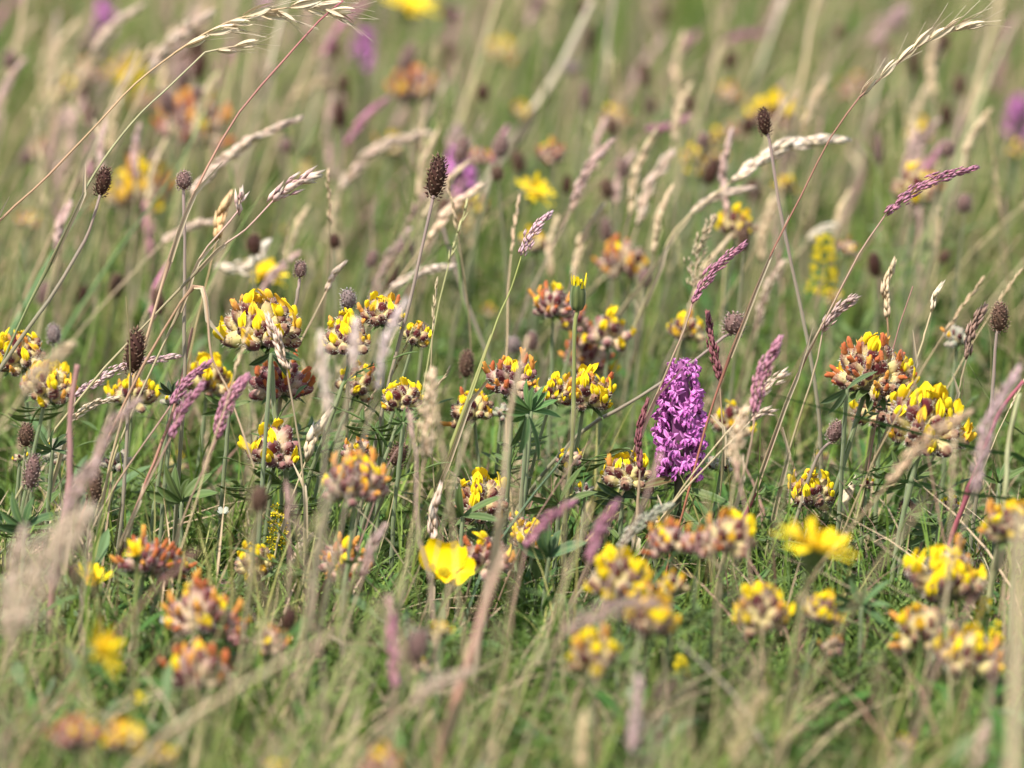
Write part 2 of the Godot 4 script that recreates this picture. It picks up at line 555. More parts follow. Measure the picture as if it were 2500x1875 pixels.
func oat(rach: Array, stem: Array, d: float, spks: Array, pal: Array, label: String, awn: float, c0: Color, c1: Color) -> void:
	# rach: the axis of the head from low to tip; spks: [where along it, angle in the picture, length in pixels]
	var ax := []
	for r in rach:
		ax.append(P(r[0], r[1], d))
	var pts = down(ax[0], ax[0] - ax[1], stem, d)
	var foot: Vector3 = pts[0]
	var o = thing("oat_grass", label, "grass", foot)
	part(o, "stem", stem_mesh(pts, foot, 0.0007, 0.00045, c0, c1, M.dry, 26))
	var loc := []
	for a in ax:
		loc.append(a - foot)
	var path = curve(loc, 16)
	var m := MB.new()
	m.tube(path, [0.0006, 0.0003], [c1, pal[0]], 5)
	part(o, "rachis", m.mesh(M.dry))
	for k in spks:
		var f = k[0] * (path.size() - 1)
		var i = mini(int(f), path.size() - 2)
		var p = path[i].lerp(path[i + 1], f - i)
		var an = deg_to_rad(k[1])
		var dir = Vector3(cos(an), sin(an), R(-0.25, 0.25))
		var L = k[2] * K * d / FOCUS
		var key = "spk%d%s" % [rng.randi() % 3, "a" if awn > 0.0 else "b"]
		var off = dir.normalized() * L * 0.06
		part(o, "spikelet", S[key], Transform3D(basis_up(dir, R(0, TAU)).scaled(Vector3.ONE * L / 0.012), p + off))

func composite(px: float, py: float, wpx: float, d: float, face: Vector3, spread: float, n: int, label: String, called := "hawkbit", stem := [], dark := 1.0) -> void:
	# a yellow daisy-like head: a cup of green bracts and two rings of strap petals
	d = near(d, px, py)
	var s = wpx * K * d / FOCUS
	var c = P(px, py, d)
	var f = face.normalized()
	var pts = down(c - f * s * 0.30, Vector3(-f.x * 0.4, -1, 0), stem, d)
	var foot: Vector3 = pts[0]
	var o = thing(called, label, "flower", foot)
	part(o, "stem", stem_mesh(pts, foot, 0.0012, 0.0011, Color(0.17, 0.20, 0.06), Color(0.19, 0.20, 0.055), M.stem))
	var H = Transform3D(basis_up(f, R(0, TAU)), c - foot)
	var cup := MB.new()
	var bud = spread > 1.0
	var prof = [[-0.32, 0.03], [-0.29, 0.10], [-0.20, 0.155], [-0.08, 0.17], [0.0, 0.14]]
	if bud:
		prof = [[-0.32, 0.04], [-0.29, 0.12], [-0.18, 0.17], [0.02, 0.175], [0.18, 0.15], [0.28, 0.11]]
	for r in prof:
		for k in 14:
			var a = TAU * k / 14
			var rr = r[1] * (1.0 if k % 2 else 0.88)
			cup.pt(Vector3(cos(a) * rr, r[0], sin(a) * rr) * s, tint(Color(0.05, 0.075, 0.020) if k % 2 else Color(0.14, 0.17, 0.05), 0.15))
	cup.quads(0, prof.size(), 14, true)
	part(o, "bract_cup", cup.mesh(M.stem), H)
	var disc := MB.new()
	disc.ball(Transform3D(Basis.from_scale(Vector3(0.15, 0.07, 0.15) * s), Vector3(0, 0.01 * s, 0)), [YEL2, YEL2 * 0.9], 5, 10)
	part(o, "disc", disc.mesh(M.petal), H)
	for i in n:
		var ring = i % 2
		var a = i * TAU / n + R(-0.06, 0.06)
		var L = s * (0.50 if ring == 0 else 0.40) * (R(0.88, 1.08) if not bud else R(0.7, 1.05))
		var el = spread + ring * 0.30 + R(-0.22, 0.22) * (0.5 if spread > 1.0 else 1.0) + (R(0.4, 0.9) if R(0, 1) < 0.18 and spread < 1.0 else 0.0)
		var path := PackedVector3Array()
		var wd := []
		for k in 5:
			var t = k / 4.0
			path.append(Vector3(0.10 * s + cos(el) * L * t, 0.01 * s + sin(el) * L * t - 0.10 * L * t * t, 0))
			wd.append(s * (0.055 if not bud else 0.030) * [0.55, 0.9, 1.0, 0.95, 0.6][k])
		var m := MB.new()
		var col = tint(YEL * dark if ring == 0 else YEL2.lerp(YEL, 0.5) * dark, 0.07)
		m.blade(path, wd, Vector3(0, 0, 1), [col * 0.92, col], [col, col], -0.25)
		part(o, "ray_petal", m.mesh(M.petal), H * Transform3D(Basis(Vector3.UP, a), Vector3.ZERO))

func bare_stalk(pts_px: Array, d: float, r: float, c0: Color, c1: Color, label: String, called := "bare_stalk", blade := 0.0) -> void:
	var top = P(pts_px[0][0], pts_px[0][1], d)
	var pts = down(top, Vector3.DOWN, pts_px.slice(1), d)
	var foot: Vector3 = pts[0]
	var o = thing(called, label, "grass", foot)
	if blade > 0.0:
		var loc := []
		for p in pts:
			loc.append(p - foot)
		var path = curve(loc, 22)
		var wid := []
		for i in path.size():
			wid.append(blade * (1.0 - pow(float(i) / (path.size() - 1), 3.0) * 0.9))
		var m := MB.new()
		m.blade(path, wid, Vector3(0.5, 0.6, 0.75), [c0 * 0.8, c1 * 0.8], [c0, c1], 0.5)
		part(o, "blade", m.mesh(M.leaf))
	else:
		part(o, "stem", stem_mesh(pts, foot, r, r * 0.6, c0, c1, M.dry, 26))

func leafy(px: float, py: float, d: float, ln_px: float, angles: Array, label: String, wide := 0.15, col := LEAF) -> void:
	# a spray of narrow leaves that spread from the top of a short shoot
	var c = P(px, py, d)
	var pts = down(c, Vector3.DOWN, [], d)
	var foot: Vector3 = pts[0]
	var o = thing("leafy_shoot", label, "leaves", foot)
	part(o, "stem", stem_mesh(pts, foot, 0.0012, 0.0010, GREYGREEN * 0.8, GREYGREEN, M.stem))
	var L0 = ln_px * K * d / FOCUS
	for a in angles:
		var an = deg_to_rad(a + R(-8, 8))
		var dir = Vector3(cos(an), sin(an), R(-0.5, 0.6))
		var m := MB.new()
		var upv = Vector3(-sin(an) * 0.5, cos(an) * 0.5 + 0.3, R(0.4, 0.9))
		upv = (upv - dir.normalized() * upv.dot(dir.normalized())).normalized()
		leaflet(m, Vector3.ZERO, dir, upv, L0 * R(0.75, 1.15), L0 * wide * R(0.5, 0.62), R(0.0, 0.30), tint(col, 0.2), 0.4)
		part(o, "leaflet", m.mesh(M.leaf), Transform3D(Basis(), c - foot))

func bedstraw(px: float, py: float, wpx: float, hpx: float, d: float, n: int, label: String, dull := 1.0) -> void:
	# many tiny four-petalled yellow flowers in a loose plume
	var s = K * d / FOCUS
	var base = P(px, py + hpx * 0.5, d)
	var pts = down(base, Vector3.DOWN, [], d)
	var foot: Vector3 = pts[0]
	var o = thing("bedstraw", label, "flower", foot)
	part(o, "stem", stem_mesh(pts, foot, 0.0009, 0.0007, GREEN, GREEN * 1.3, M.stem))
	var m := MB.new()
	var axis := PackedVector3Array([base - foot, base - foot + Vector3(0.1 * wpx, hpx * 0.5, 0) * s, base - foot + Vector3(0.05 * wpx, hpx, 0) * s])
	m.tube(axis, [0.0006, 0.0003], [GREEN * 1.3, GREEN * 1.6], 4)
	for i in n:
		var t = R(0, 1)
		var clump = floor(t * 6.0) / 6.0 + 0.1
		t = lerpf(t, clump, 0.35)
		var p = base - foot + Vector3(R(-0.5, 0.5) * wpx * (1.1 - 0.6 * t), hpx * t, R(-0.5, 0.5) * wpx) * s
		var nrm = Vector3(R(-0.7, 0.7), R(0.2, 1), R(0.2, 1)).normalized()
		var e = nrm.cross(Vector3.UP).normalized()
		var q = e.cross(nrm)
		for k in 4:
			var a = k * PI / 2 + t * 3.0
			m.lens(p, e * cos(a) + q * sin(a) + nrm * 0.2, nrm, 0.0017, 0.0006, 0.0002, tint(YEL * dull, 0.1), tint(YEL * dull, 0.1), 0.55)
	part(o, "blossom", m.mesh(M.petal), Transform3D(), "stuff")

# ------------------------------------------------------------------ turf
func scatter(called: String, label: String, mesh: Mesh, per_m2: float, x_half: float, d0: float, d1: float, smin: float, smax: float, tilt: float, wind: float, cols: Array, patch := 0.0, nz: FastNoiseLite = null) -> void:
	var spots: Array[Transform3D] = []
	var tints := PackedColorArray()
	var count = int(per_m2 * 2.0 * x_half * (d1 - d0))
	for i in count:
		var x = R(-x_half, x_half)
		var z = -R(d0, d1)
		if nz and nz.get_noise_2d(x * 100.0, z * 100.0) < patch:
			continue
		var b = Basis(Vector3.UP, R(0, TAU))
		b = Basis(Vector3(0, 0, 1), -wind + R(-tilt, tilt)) * Basis(Vector3.RIGHT, R(-tilt, tilt)) * b
		var s = R(smin, smax)
		spots.append(Transform3D(b.scaled(Vector3.ONE * s), Vector3(x, -0.003, z)))
		var c: Color = cols[0].lerp(cols[1], R(0, 1))
		if cols.size() > 2 and R(0, 1) < 0.25:
			c = cols[2]
		tints.append(tint(c, 0.15))
	var mm := MultiMesh.new()
	mm.transform_format = MultiMesh.TRANSFORM_3D
	mm.use_colors = true
	mm.mesh = mesh
	mm.instance_count = spots.size()
	for i in spots.size():
		mm.set_instance_transform(i, spots[i])
		mm.set_instance_color(i, tints[i])
	var o := MultiMeshInstance3D.new()
	o.name = called
	o.multimesh = mm
	o.set_meta("kind", "stuff")
	o.set_meta("label", label)
	o.set_meta("category", "grass")
	add_child(o)

func tuft(n: int, hmin: float, hmax: float, wd: float, spread: float, m: Material) -> ArrayMesh:
	var b := MB.new()
	for i in n:
		var a = R(0, TAU)
		var h = R(hmin, hmax)
		var lean = R(0.1, spread)
		var o = Vector3(cos(a), 0, sin(a))
		var at = Vector3(R(-1, 1), 0, R(-1, 1)) * 0.012
		var path := PackedVector3Array()
		var wid := []
		for k in 6:
			var t = k / 5.0
			path.append(at + o * lean * h * t * t + Vector3.UP * h * (t - 0.35 * lean * t * t))
			wid.append(wd * R(0.85, 1.1) * (1.0 - pow(t, 2.2) * 0.95))
		var k2 = R(0.75, 1.2)
		b.blade(path, wid, o.cross(Vector3.UP) + o * R(-0.6, 0.6), [Color(0.85, 0.8, 0.7) * k2, Color.WHITE * k2], [Color(0.9, 0.85, 0.75) * k2, Color.WHITE * k2 * 1.1], 0.35)
	return b.mesh(m)

func bent(h: float, r: float, head: float, m: Material) -> ArrayMesh:
	# a thin dry stalk, leaning a little, with a few narrow spikelets at its tip
	var b := MB.new()
	var path := PackedVector3Array()
	for k in 9:
		var t = k / 8.0
		path.append(Vector3(0.16 * h * t * t, h * t * (1.0 - 0.05 * t), R(-0.004, 0.004) * t))
	b.tube(path, [r, r * 0.45], [Color(0.8, 0.9, 0.7), Color.WHITE], 4)
	if head > 0.0:
		for i in 14:
			var t = R(1.0 - head / h, 1.0)
			var k = mini(int(t * 8), 7)
			var p = path[k].lerp(path[k + 1], t * 8 - k)
			var o = Vector3(R(-1, 1), 0, R(-1, 1)).normalized()
			b.lens(p, (path[k + 1] - path[k]).normalized() + o * R(0.1, 0.3), o, R(0.005, 0.008), R(0.0005, 0.0008), 0.0005, Color.WHITE, Color(1.25, 1.2, 1.1))
	return b.mesh(m)

func vary(list: Array) -> Color:
	return list[rng.randi() % list.size()]

# ------------------------------------------------------------------ the orchid
func orchid_floret(tone: float) -> Array:
	# [lip, hood] meshes: outward is +z, up is +y
	var lilac = Color(0.57, 0.14, 0.48) * tone
	var pale = Color(0.70, 0.31, 0.62) * tone
	var dark = Color(0.17, 0.008, 0.15)
	var lip := MB.new()
	var rows = 10
	var cols = 13
	var lobe_n = R(6.0, 9.0)
	var lobe_p = R(-0.5, 0.5)
	for r in rows:
		var t = float(r) / (rows - 1)
		for k in cols:
			var u = -1.0 + 2.0 * k / (cols - 1)
			var lobes = 0.72 + 0.28 * cos(u * lobe_n + lobe_p)
			var L = 0.0078 * lerpf(1.0, lobes, t) * (1.0 - 0.18 * u * u)
			var w = 0.0047 * (0.35 + 0.65 * pow(t, 0.6))
			var p = Vector3(u * w, -L * t * 0.93 + 0.0006, 0.0060 + 0.0028 * sin(t * 2.2) - 0.0022 * u * u * (0.4 + t) + R(-1, 1) * 0.00022 + 0.0012 * sin(u * 8.0 + lobe_p * 4.0) * t)
			var rr = Vector2(u * 0.9, t - 0.35).length()
			var mark = exp(-pow((rr - 0.46) / 0.10, 2.0)) * 1.3 + exp(-pow((rr - 0.10) / 0.12, 2.0)) * 1.2
			if absf(u) > 0.6 and t > 0.5 and R(0, 1) < 0.25:
				mark += 0.6
			var cc = pale.lerp(lilac, clampf(t + R(-0.3, 0.3), 0, 1)).lerp(dark, clampf(mark * R(0.7, 1.2), 0, 0.95))
			lip.pt(p, cc)
	lip.quads(0, rows, cols, false)
	var hood := MB.new()
	for s in [-1, 1]:
		# the lateral sepals, spread up and out like wings
		var path := PackedVector3Array()
		var wd := []
		for k in 6:
			var t = k / 5.0
			path.append(Vector3(s * (0.0010 + 0.0052 * t), 0.0015 + 0.0042 * t + 0.0008 * t * t, 0.0048 + 0.0022 * t - 0.0016 * t * t))
			wd.append(0.0017 * pow(sin(PI * (0.12 + 0.82 * t)), 0.8))
		hood.blade(path, wd, Vector3(0.5 * s, -0.5, 0.6), [lilac * 0.8, lilac], [pale, pale * 1.1], 0.35)
	for s in [-1, 0, 1]:
		# two petals and a sepal close over the column
		var path := PackedVector3Array()
		var wd := []
		for k in 6:
			var t = k / 5.0
			path.append(Vector3(s * 0.0014 * sin(t * 2.6), 0.0010 + 0.0040 * sin(t * 1.7), 0.0030 + 0.0052 * t))
			wd.append(0.0017 * pow(sin(PI * (0.14 + 0.80 * t)), 0.8))
		hood.blade(path, wd, Vector3(1, s * 0.6, 0), [lilac * 0.75, lilac * 0.9], [lilac, pale], -0.5)
	var spur := PackedVector3Array([Vector3(0, 0, 0.004), Vector3(0, -0.002, 0.000), Vector3(0, -0.006, -0.002)])
	hood.tube(spur, [0.0010, 0.0005], [lilac, lilac * 0.8], 5)
	return [lip.mesh(M.orchid), hood.mesh(M.orchid)]

func orchid(top: Array, low: Array, wpx: float, d: float, n: int, label: String, called := "spotted_orchid") -> void:
	var s = K * d / FOCUS
	var a = P(low[0], low[1], d)
	var b = P(top[0], top[1], d)
	var ax = b - a
	var H = ax.length()
	var sz = wpx * s / 0.0295
	var foot = Vector3(a.x - 0.004, -0.004, a.z)
	var o = thing(called, label, "flower", foot)
	var dk = Color(0.055, 0.035, 0.030)
	part(o, "stem", stem_mesh([foot, a.lerp(foot, 0.5), a, a + ax * 0.97], foot, 0.0022, 0.0022, Color(0.07, 0.09, 0.03), dk, M.stem, 24, 7))
	var core := MB.new()
	core.ball(Transform3D(Basis.from_scale(Vector3(0.0052, H * 0.5, 0.0052) * Vector3(sz, 1, sz)), ax * 0.5), [Color(0.17, 0.04, 0.14), Color(0.26, 0.07, 0.21)], 12, 8)
	part(o, "ovaries", core.mesh(M.stem), Transform3D(Basis(), a - foot))
	if n > 60:
		for k in 4:
			var lf := MB.new()
			var an = [200.0, 335.0, 250.0, 300.0][k]
			leaflet(lf, Vector3.ZERO, Vector3(cos(deg_to_rad(an)), sin(deg_to_rad(an)) * 0.8 + 0.1, 0.4), Vector3(0.1, 0.7, 0.6), [0.022, 0.030, 0.026, 0.034][k], 0.0026, 0.1, [Color(0.11, 0.06, 0.03), LEAF, LEAF, LEAF][k])
			part(o, "leaf", lf.mesh(M.leaf), Transform3D(Basis(), a - foot + Vector3(0, [0.001, -0.004, -0.01, -0.014][k], 0.001)))
	var B = basis_up(ax, 0.0)
	for i in n:
		var t = pow((i + 0.3) / n, 0.95)
		var ang = i * 2.39996 + R(-0.7, 0.7)
		var env = (1.0 - 0.45 * pow(t, 3.0)) * lerpf(0.84, 1.0, minf(1.0, t * 3.5))
		t = clampf(t + R(-0.02, 0.02), 0.0, 1.0)
		var out = B * Vector3(sin(ang), 0, cos(ang))
		var y = (ax.normalized() + out * lerpf(-0.05, 0.6, t * t)).normalized()
		var z = out
		y = (y - z * y.dot(z)).normalized()
		z = (z + y * R(-0.25, 0.3) + y * t * 0.3).normalized()
		var x = y.cross(z).normalized()
		y = z.cross(x)
		var fb = Basis(x, y, z) * Basis(Vector3(0, 0, 1), R(-0.6, 0.6)) * Basis(Vector3.RIGHT, R(-0.4, 0.35))
		var at = a + ax * (0.03 + 0.93 * t) - foot + out * R(0.0068, 0.0086) * env * sz
		var k = rng.randi() % 7
		var f = part(o, "floret", S["hood%d" % k], Transform3D(fb.scaled(Vector3.ONE * sz * env * R(0.58, 0.80) * (1.0 if n > 60 else 1.35)), at))
		part(f, "lip", S["lip%d" % k])
		if i % 2 == 0:
			var m_key = "obract%d" % (k % 2)
			part(f, "bract", S[m_key], Transform3D(Basis(Vector3.UP, R(-0.4, 0.4)), Vector3(0, -0.003, -0.002)))

# ------------------------------------------------------------------ all of it
func _ready() -> void:
	rng.seed = 20817
	var cam := Camera3D.new()
	cam.name = "camera"
	cam.position = Vector3(0, EYE, 0)
	cam.rotation_degrees = Vector3(-PITCH, 0, 0)
	cam.near = 0.1
	cam.far = 2000.0
	cam.fov = rad_to_deg(2.0 * atan(0.1875 / 5.0))
	var at := CameraAttributesPhysical.new()
	at.frustum_focal_length = 320.0
	at.frustum_focus_distance = FOCUS
	at.exposure_aperture = 5.7
	at.frustum_near = 0.1
	at.frustum_far = 2000.0
	cam.attributes = at
	add_child(cam)
	var sky_mat := ProceduralSkyMaterial.new()
	sky_mat.sky_top_color = Color(0.62, 0.69, 0.78)
	sky_mat.sky_horizon_color = Color(0.90, 0.90, 0.88)
	sky_mat.sky_curve = 0.25
	sky_mat.ground_bottom_color = Color(0.30, 0.33, 0.20)
	sky_mat.ground_horizon_color = Color(0.60, 0.62, 0.55)
	var sky := Sky.new()
	sky.sky_material = sky_mat
	var env := Environment.new()
	env.background_mode = Environment.BG_SKY
	env.sky = sky
	env.background_energy_multiplier = 1.1
	env.tonemap_mode = Environment.TONE_MAPPER_LINEAR
	env.tonemap_exposure = 1.64
	env.sdfgi_enabled = true
	env.ssao_enabled = true
	env.ssil_enabled = true
	var we := WorldEnvironment.new()
	we.environment = env
	add_child(we)
	var sun := DirectionalLight3D.new()
	sun.name = "sun"
	sun.light_energy = 1.42
	sun.light_color = Color(1.0, 0.975, 0.93)
	sun.light_angular_distance = 0.6
	sun.shadow_enabled = true
	sun.rotation_degrees = Vector3(-58, -42, 0)
	add_child(sun)

	M.wool = mat(0.95, 0.10, 0.5, 0.3)
	M.gloss = mat(0.4, 0.25, 0.0, 0.35)
	M.petal = mat(0.8, 0.40, 0.15, 0.2)
	M.orchid = mat(0.75, 0.45, 0.2, 0.25)
	M.head = mat(0.9, 0.08, 0.0, 0.3)
	M.dry = mat(0.7, 0.25, 0.0, 0.35)
	M.stem = mat(0.65, 0.0, 0.3, 0.4)
	M.leaf = mat(0.6, 0.42, 0.0, 0.3)

	# the ground
	var soil := StandardMaterial3D.new()
	var nz := FastNoiseLite.new()
	nz.seed = 7
	nz.frequency = 0.03
	nz.fractal_octaves = 5
	var nt := NoiseTexture2D.new()
	nt.width = 512
	nt.height = 512
	nt.seamless = true
	nt.noise = nz
	var ramp := Gradient.new()
	ramp.colors = PackedColorArray([Color(0.16, 0.17, 0.08), Color(0.26, 0.33, 0.12), Color(0.36, 0.42, 0.18)])
	ramp.offsets = PackedFloat32Array([0.2, 0.5, 0.85])
	nt.color_ramp = ramp
	soil.albedo_texture = nt
	soil.uv1_triplanar = true
	soil.uv1_world_triplanar = true
	soil.uv1_scale = Vector3.ONE * 4.0
	soil.roughness = 1.0
	var gm := PlaneMesh.new()
	gm.size = Vector2(1600, 1600)
	gm.material = soil
	var ground := MeshInstance3D.new()
	ground.name = "ground"
	ground.mesh = gm
	ground.set_meta("kind", "structure")
	ground.set_meta("label", "mossy meadow soil under the turf")
	add_child(ground)

	shapes()
	turf()
	flowers()
	seed_heads()
	grasses()
	small_things()
	far_things()

func shapes() -> void:
	for i in 3:
		S["cream%d" % i] = calyx_mesh(tint(CREAM, 0.08), CREAM.lerp(MAUVE, 0.55), true, [0.02, 0.06, -0.02][i])
		S["pinkish%d" % i] = calyx_mesh(tint(CREAM.lerp(PINKISH, 0.55), 0.08), PINKISH.lerp(MAUVE, 0.6), true, [0.02, 0.06, -0.02][i])
		S["mauve%d" % i] = calyx_mesh(tint(CREAM.lerp(PINKISH, 0.7), 0.08), MAUVE, true, [0.02, 0.06, -0.02][i])
		S["silver%d" % i] = calyx_mesh(tint(SILVER, 0.08), SILVER.lerp(MAUVE, 0.35), i == 0, [0.0, 0.05, -0.02][i])
	for j in 5:
		var i = j % 3
		S["yellow%d" % j] = petal_mesh(tint(YEL2.lerp(YEL, 0.7), 0.05), tint(YEL, 0.05), [0.0030, 0.0025, 0.0034][i] * R(0.85, 1.05), [0.0072, 0.0064, 0.0080][i] * R(0.85, 1.1), [0.0036, 0.0054, 0.0024][i])
		S["amber%d" % j] = petal_mesh(tint(YEL2, 0.08), tint(ORA.lerp(YEL2, 0.5), 0.06), [0.0025, 0.0028, 0.0021][i], [0.0062, 0.0070, 0.0058][i] * R(0.85, 1.1), [0.004, 0.0028, 0.005][i])
		S["orange%d" % j] = old_petal_mesh(tint(ORA, 0.1), tint(ORA.lerp(YEL2, 0.2), 0.1), [0.0075, 0.0085, 0.0065][i], [0.003, 0.0045, -0.001][i])
		S["rusty%d" % j] = old_petal_mesh(tint(RUST.lerp(ORA, 0.35), 0.1), tint(RUST, 0.15), [0.0065, 0.0075, 0.0055][i], [0.003, 0.001, -0.002][i])
	for i in 2:
		var m := MB.new()
		for k in 6:
			var a = (k - 2.5) * 0.48
			leaflet(m, Vector3.ZERO, Vector3(sin(a), R(-0.25, 0.30), cos(a)), Vector3.UP, R(0.011, 0.016), 0.0019, R(-0.1, 0.3), tint(LEAF, 0.15))
		S["bract%d" % i] = m.mesh(M.leaf)
		var ob := MB.new()
		var pth := PackedVector3Array([Vector3(0, 0, 0), Vector3(0, 0.002, 0.004), Vector3(0, 0.001, 0.008), Vector3(0, -0.002, 0.011)])
		ob.blade(pth, [0.0010, 0.0013, 0.0010, 0.0002], Vector3.RIGHT, [Color(0.10, 0.05, 0.06), Color(0.12, 0.10, 0.04)], [Color(0.12, 0.06, 0.07), Color(0.10, 0.10, 0.04)], 0.4)
		S["obract%d" % i] = ob.mesh(M.leaf)
	for i in 4:
		S["sprig%d" % i] = leaf_sprig([5, 7, 3, 9][i], [0.030, 0.036, 0.026, 0.040][i], tint(LEAF, 0.2)).mesh(M.leaf)
	for i in 7:
		var of = orchid_floret([1.0, 0.92, 1.1, 0.85, 1.15, 0.97, 1.2][i])
		S["lip%d" % i] = of[0]
		S["hood%d" % i] = of[1]
	for i in 3:
		S["spk%da" % i] = spikelet_mesh(0.012, [STRAW, PALE, TAN * 0.6], 0.014)
		S["spk%db" % i] = spikelet_mesh(0.012, [TAN.lerp(STRAW, 0.5), PALE, TAN * 0.6], 0.006)
	var pals = {
		"dark": [Color(0.085, 0.040, 0.030), Color(0.20, 0.115, 0.085), Color(0.36, 0.25, 0.17)],
		"brown": [Color(0.15, 0.085, 0.060), Color(0.29, 0.18, 0.13), Color(0.42, 0.30, 0.21)],
		"rose": [Color(0.25, 0.15, 0.135), Color(0.42, 0.29, 0.26), Color(0.52, 0.42, 0.36)],
		"grey": [Color(0.30, 0.22, 0.21), Color(0.47, 0.38, 0.36), Color(0.60, 0.54, 0.50)],
	}
	for p in pals:
		for i in 6:
			var long = i >= 3
			var k = seed_head_mesh(0.021 if not long else 0.0125, 0.024, pals[p], 1.25 if not long else 0.95, 105 if long else 90)
			var q = k.surface_get_arrays(0)
			var b := MB.new()
			b.v = q[Mesh.ARRAY_VERTEX]
			b.c = q[Mesh.ARRAY_COLOR]
			b.ix = q[Mesh.ARRAY_INDEX]
			var f = Vector3(1.0 / (0.0125 if long else 0.021), 1.0 / 0.024, 1.0 / (0.0125 if long else 0.021))
			for n in b.v.size():
				b.v[n] *= f * Vector3(0.94, 0.96, 0.94)
			S["%s%d" % [p, i]] = b.mesh(M.head)

func turf() -> void:
	var nz := FastNoiseLite.new()
	nz.seed = 3
	nz.frequency = 0.05
	scatter("short_grass", "short bright green grass of the turf between the flowers", tuft(16, 0.022, 0.062, 0.0009, 1.3, M.leaf), 1700, 1.8, 3.2, 8.2, 0.7, 1.25, 0.3, 0.05, [Color(0.105, 0.180, 0.032), Color(0.165, 0.230, 0.055), Color(0.080, 0.138, 0.030)])
	scatter("tall_grass", "fine mid green grass blades standing above the turf", tuft(8, 0.05, 0.105, 0.0008, 0.9, M.leaf), 420, 1.8, 3.2, 8.2, 0.7, 1.2, 0.2, 0.2, [Color(0.12, 0.21, 0.03), Color(0.19, 0.26, 0.05), Color(0.30, 0.29, 0.10)])
	scatter("dry_grass", "dry straw coloured grass blades mixed into the turf", tuft(6, 0.03, 0.085, 0.0007, 1.4, M.dry), 640, 1.8, 3.2, 8.2, 0.7, 1.3, 0.3, 0.25, [STRAW * 0.8, TAN * 0.8, Color(0.30, 0.17, 0.13)])
	scatter("vetch_foliage", "grey green vetch leaves spreading over the turf", leaf_sprig(7, 0.036, Color(0.85, 1.0, 0.8)).mesh(M.leaf), 1300, 1.8, 3.2, 8.2, 0.6, 1.5, 0.5, 0.0, [Color(0.095, 0.155, 0.055), Color(0.085, 0.165, 0.040), Color(0.16, 0.20, 0.11)], -0.15, nz)
	scatter("low_herbs", "low dark green leafy herbs at the foot of the stems", leaf_sprig(5, 0.022, Color(0.9, 1.0, 0.8)).mesh(M.leaf), 1300, 1.8, 3.2, 8.2, 0.6, 1.7, 0.7, 0.0, [Color(0.070, 0.15, 0.030), Color(0.11, 0.20, 0.045), Color(0.17, 0.21, 0.09)])
	scatter("near_reddish_bents", "blurred reddish brown stalks nearest the viewer", bent(0.15, 0.0009, 0.02, M.dry), 110, 1.8, 3.6, 4.62, 0.5, 1.1, 0.36, 0.2, [Color(0.42, 0.24, 0.20), Color(0.50, 0.34, 0.29), Color(0.36, 0.30, 0.16)])
	scatter("far_green_stalks", "blurred pale green grass stalks of the far meadow", bent(0.17, 0.0013, 0.0, M.leaf), 330, 1.8, 5.2, 8.2, 0.5, 1.1, 0.26, 0.18, [Color(0.17, 0.23, 0.055), Color(0.24, 0.28, 0.10), Color(0.12, 0.19, 0.04)])
	var tans = [STRAW, TAN, Color(0.40, 0.36, 0.18)]
	var reds = [Color(0.34, 0.17, 0.15), Color(0.42, 0.26, 0.22), Color(0.30, 0.26, 0.13)]
	scatter("tan_bents", "thin straw coloured grass stalks bent by the wind between the sharp flowers", bent(0.19, 0.0006, 0.03, M.dry), 75, 1.8, 4.7, 5.3, 0.55, 1.15, 0.36, 0.24, tans)
	scatter("reddish_bents", "thin reddish brown bare stalks between the sharp flowers", bent(0.17, 0.00065, 0.0, M.dry), 70, 1.8, 4.7, 5.3, 0.5, 1.1, 0.36, 0.15, reds)
	scatter("near_bents", "blurred straw coloured stalks nearest the viewer", bent(0.19, 0.0008, 0.04, M.dry), 190, 1.8, 3.6, 4.62, 0.5, 1.05, 0.36, 0.24, tans + [Color(0.45, 0.28, 0.24)])
	scatter("far_bents", "blurred tan stalks of the far meadow leaning with the wind", bent(0.19, 0.0011, 0.06, M.dry), 290, 1.8, 5.3, 8.2, 0.5, 1.05, 0.28, 0.26, [TAN, Color(0.36, 0.36, 0.15), STRAW])
	scatter("far_reddish_bents", "blurred reddish brown stalks of the far meadow", bent(0.17, 0.0012, 0.03, M.dry), 190, 1.8, 5.3, 8.2, 0.6, 1.1, 0.32, 0.22, [Color(0.42, 0.24, 0.21), Color(0.50, 0.34, 0.30), Color(0.36, 0.30, 0.16)])

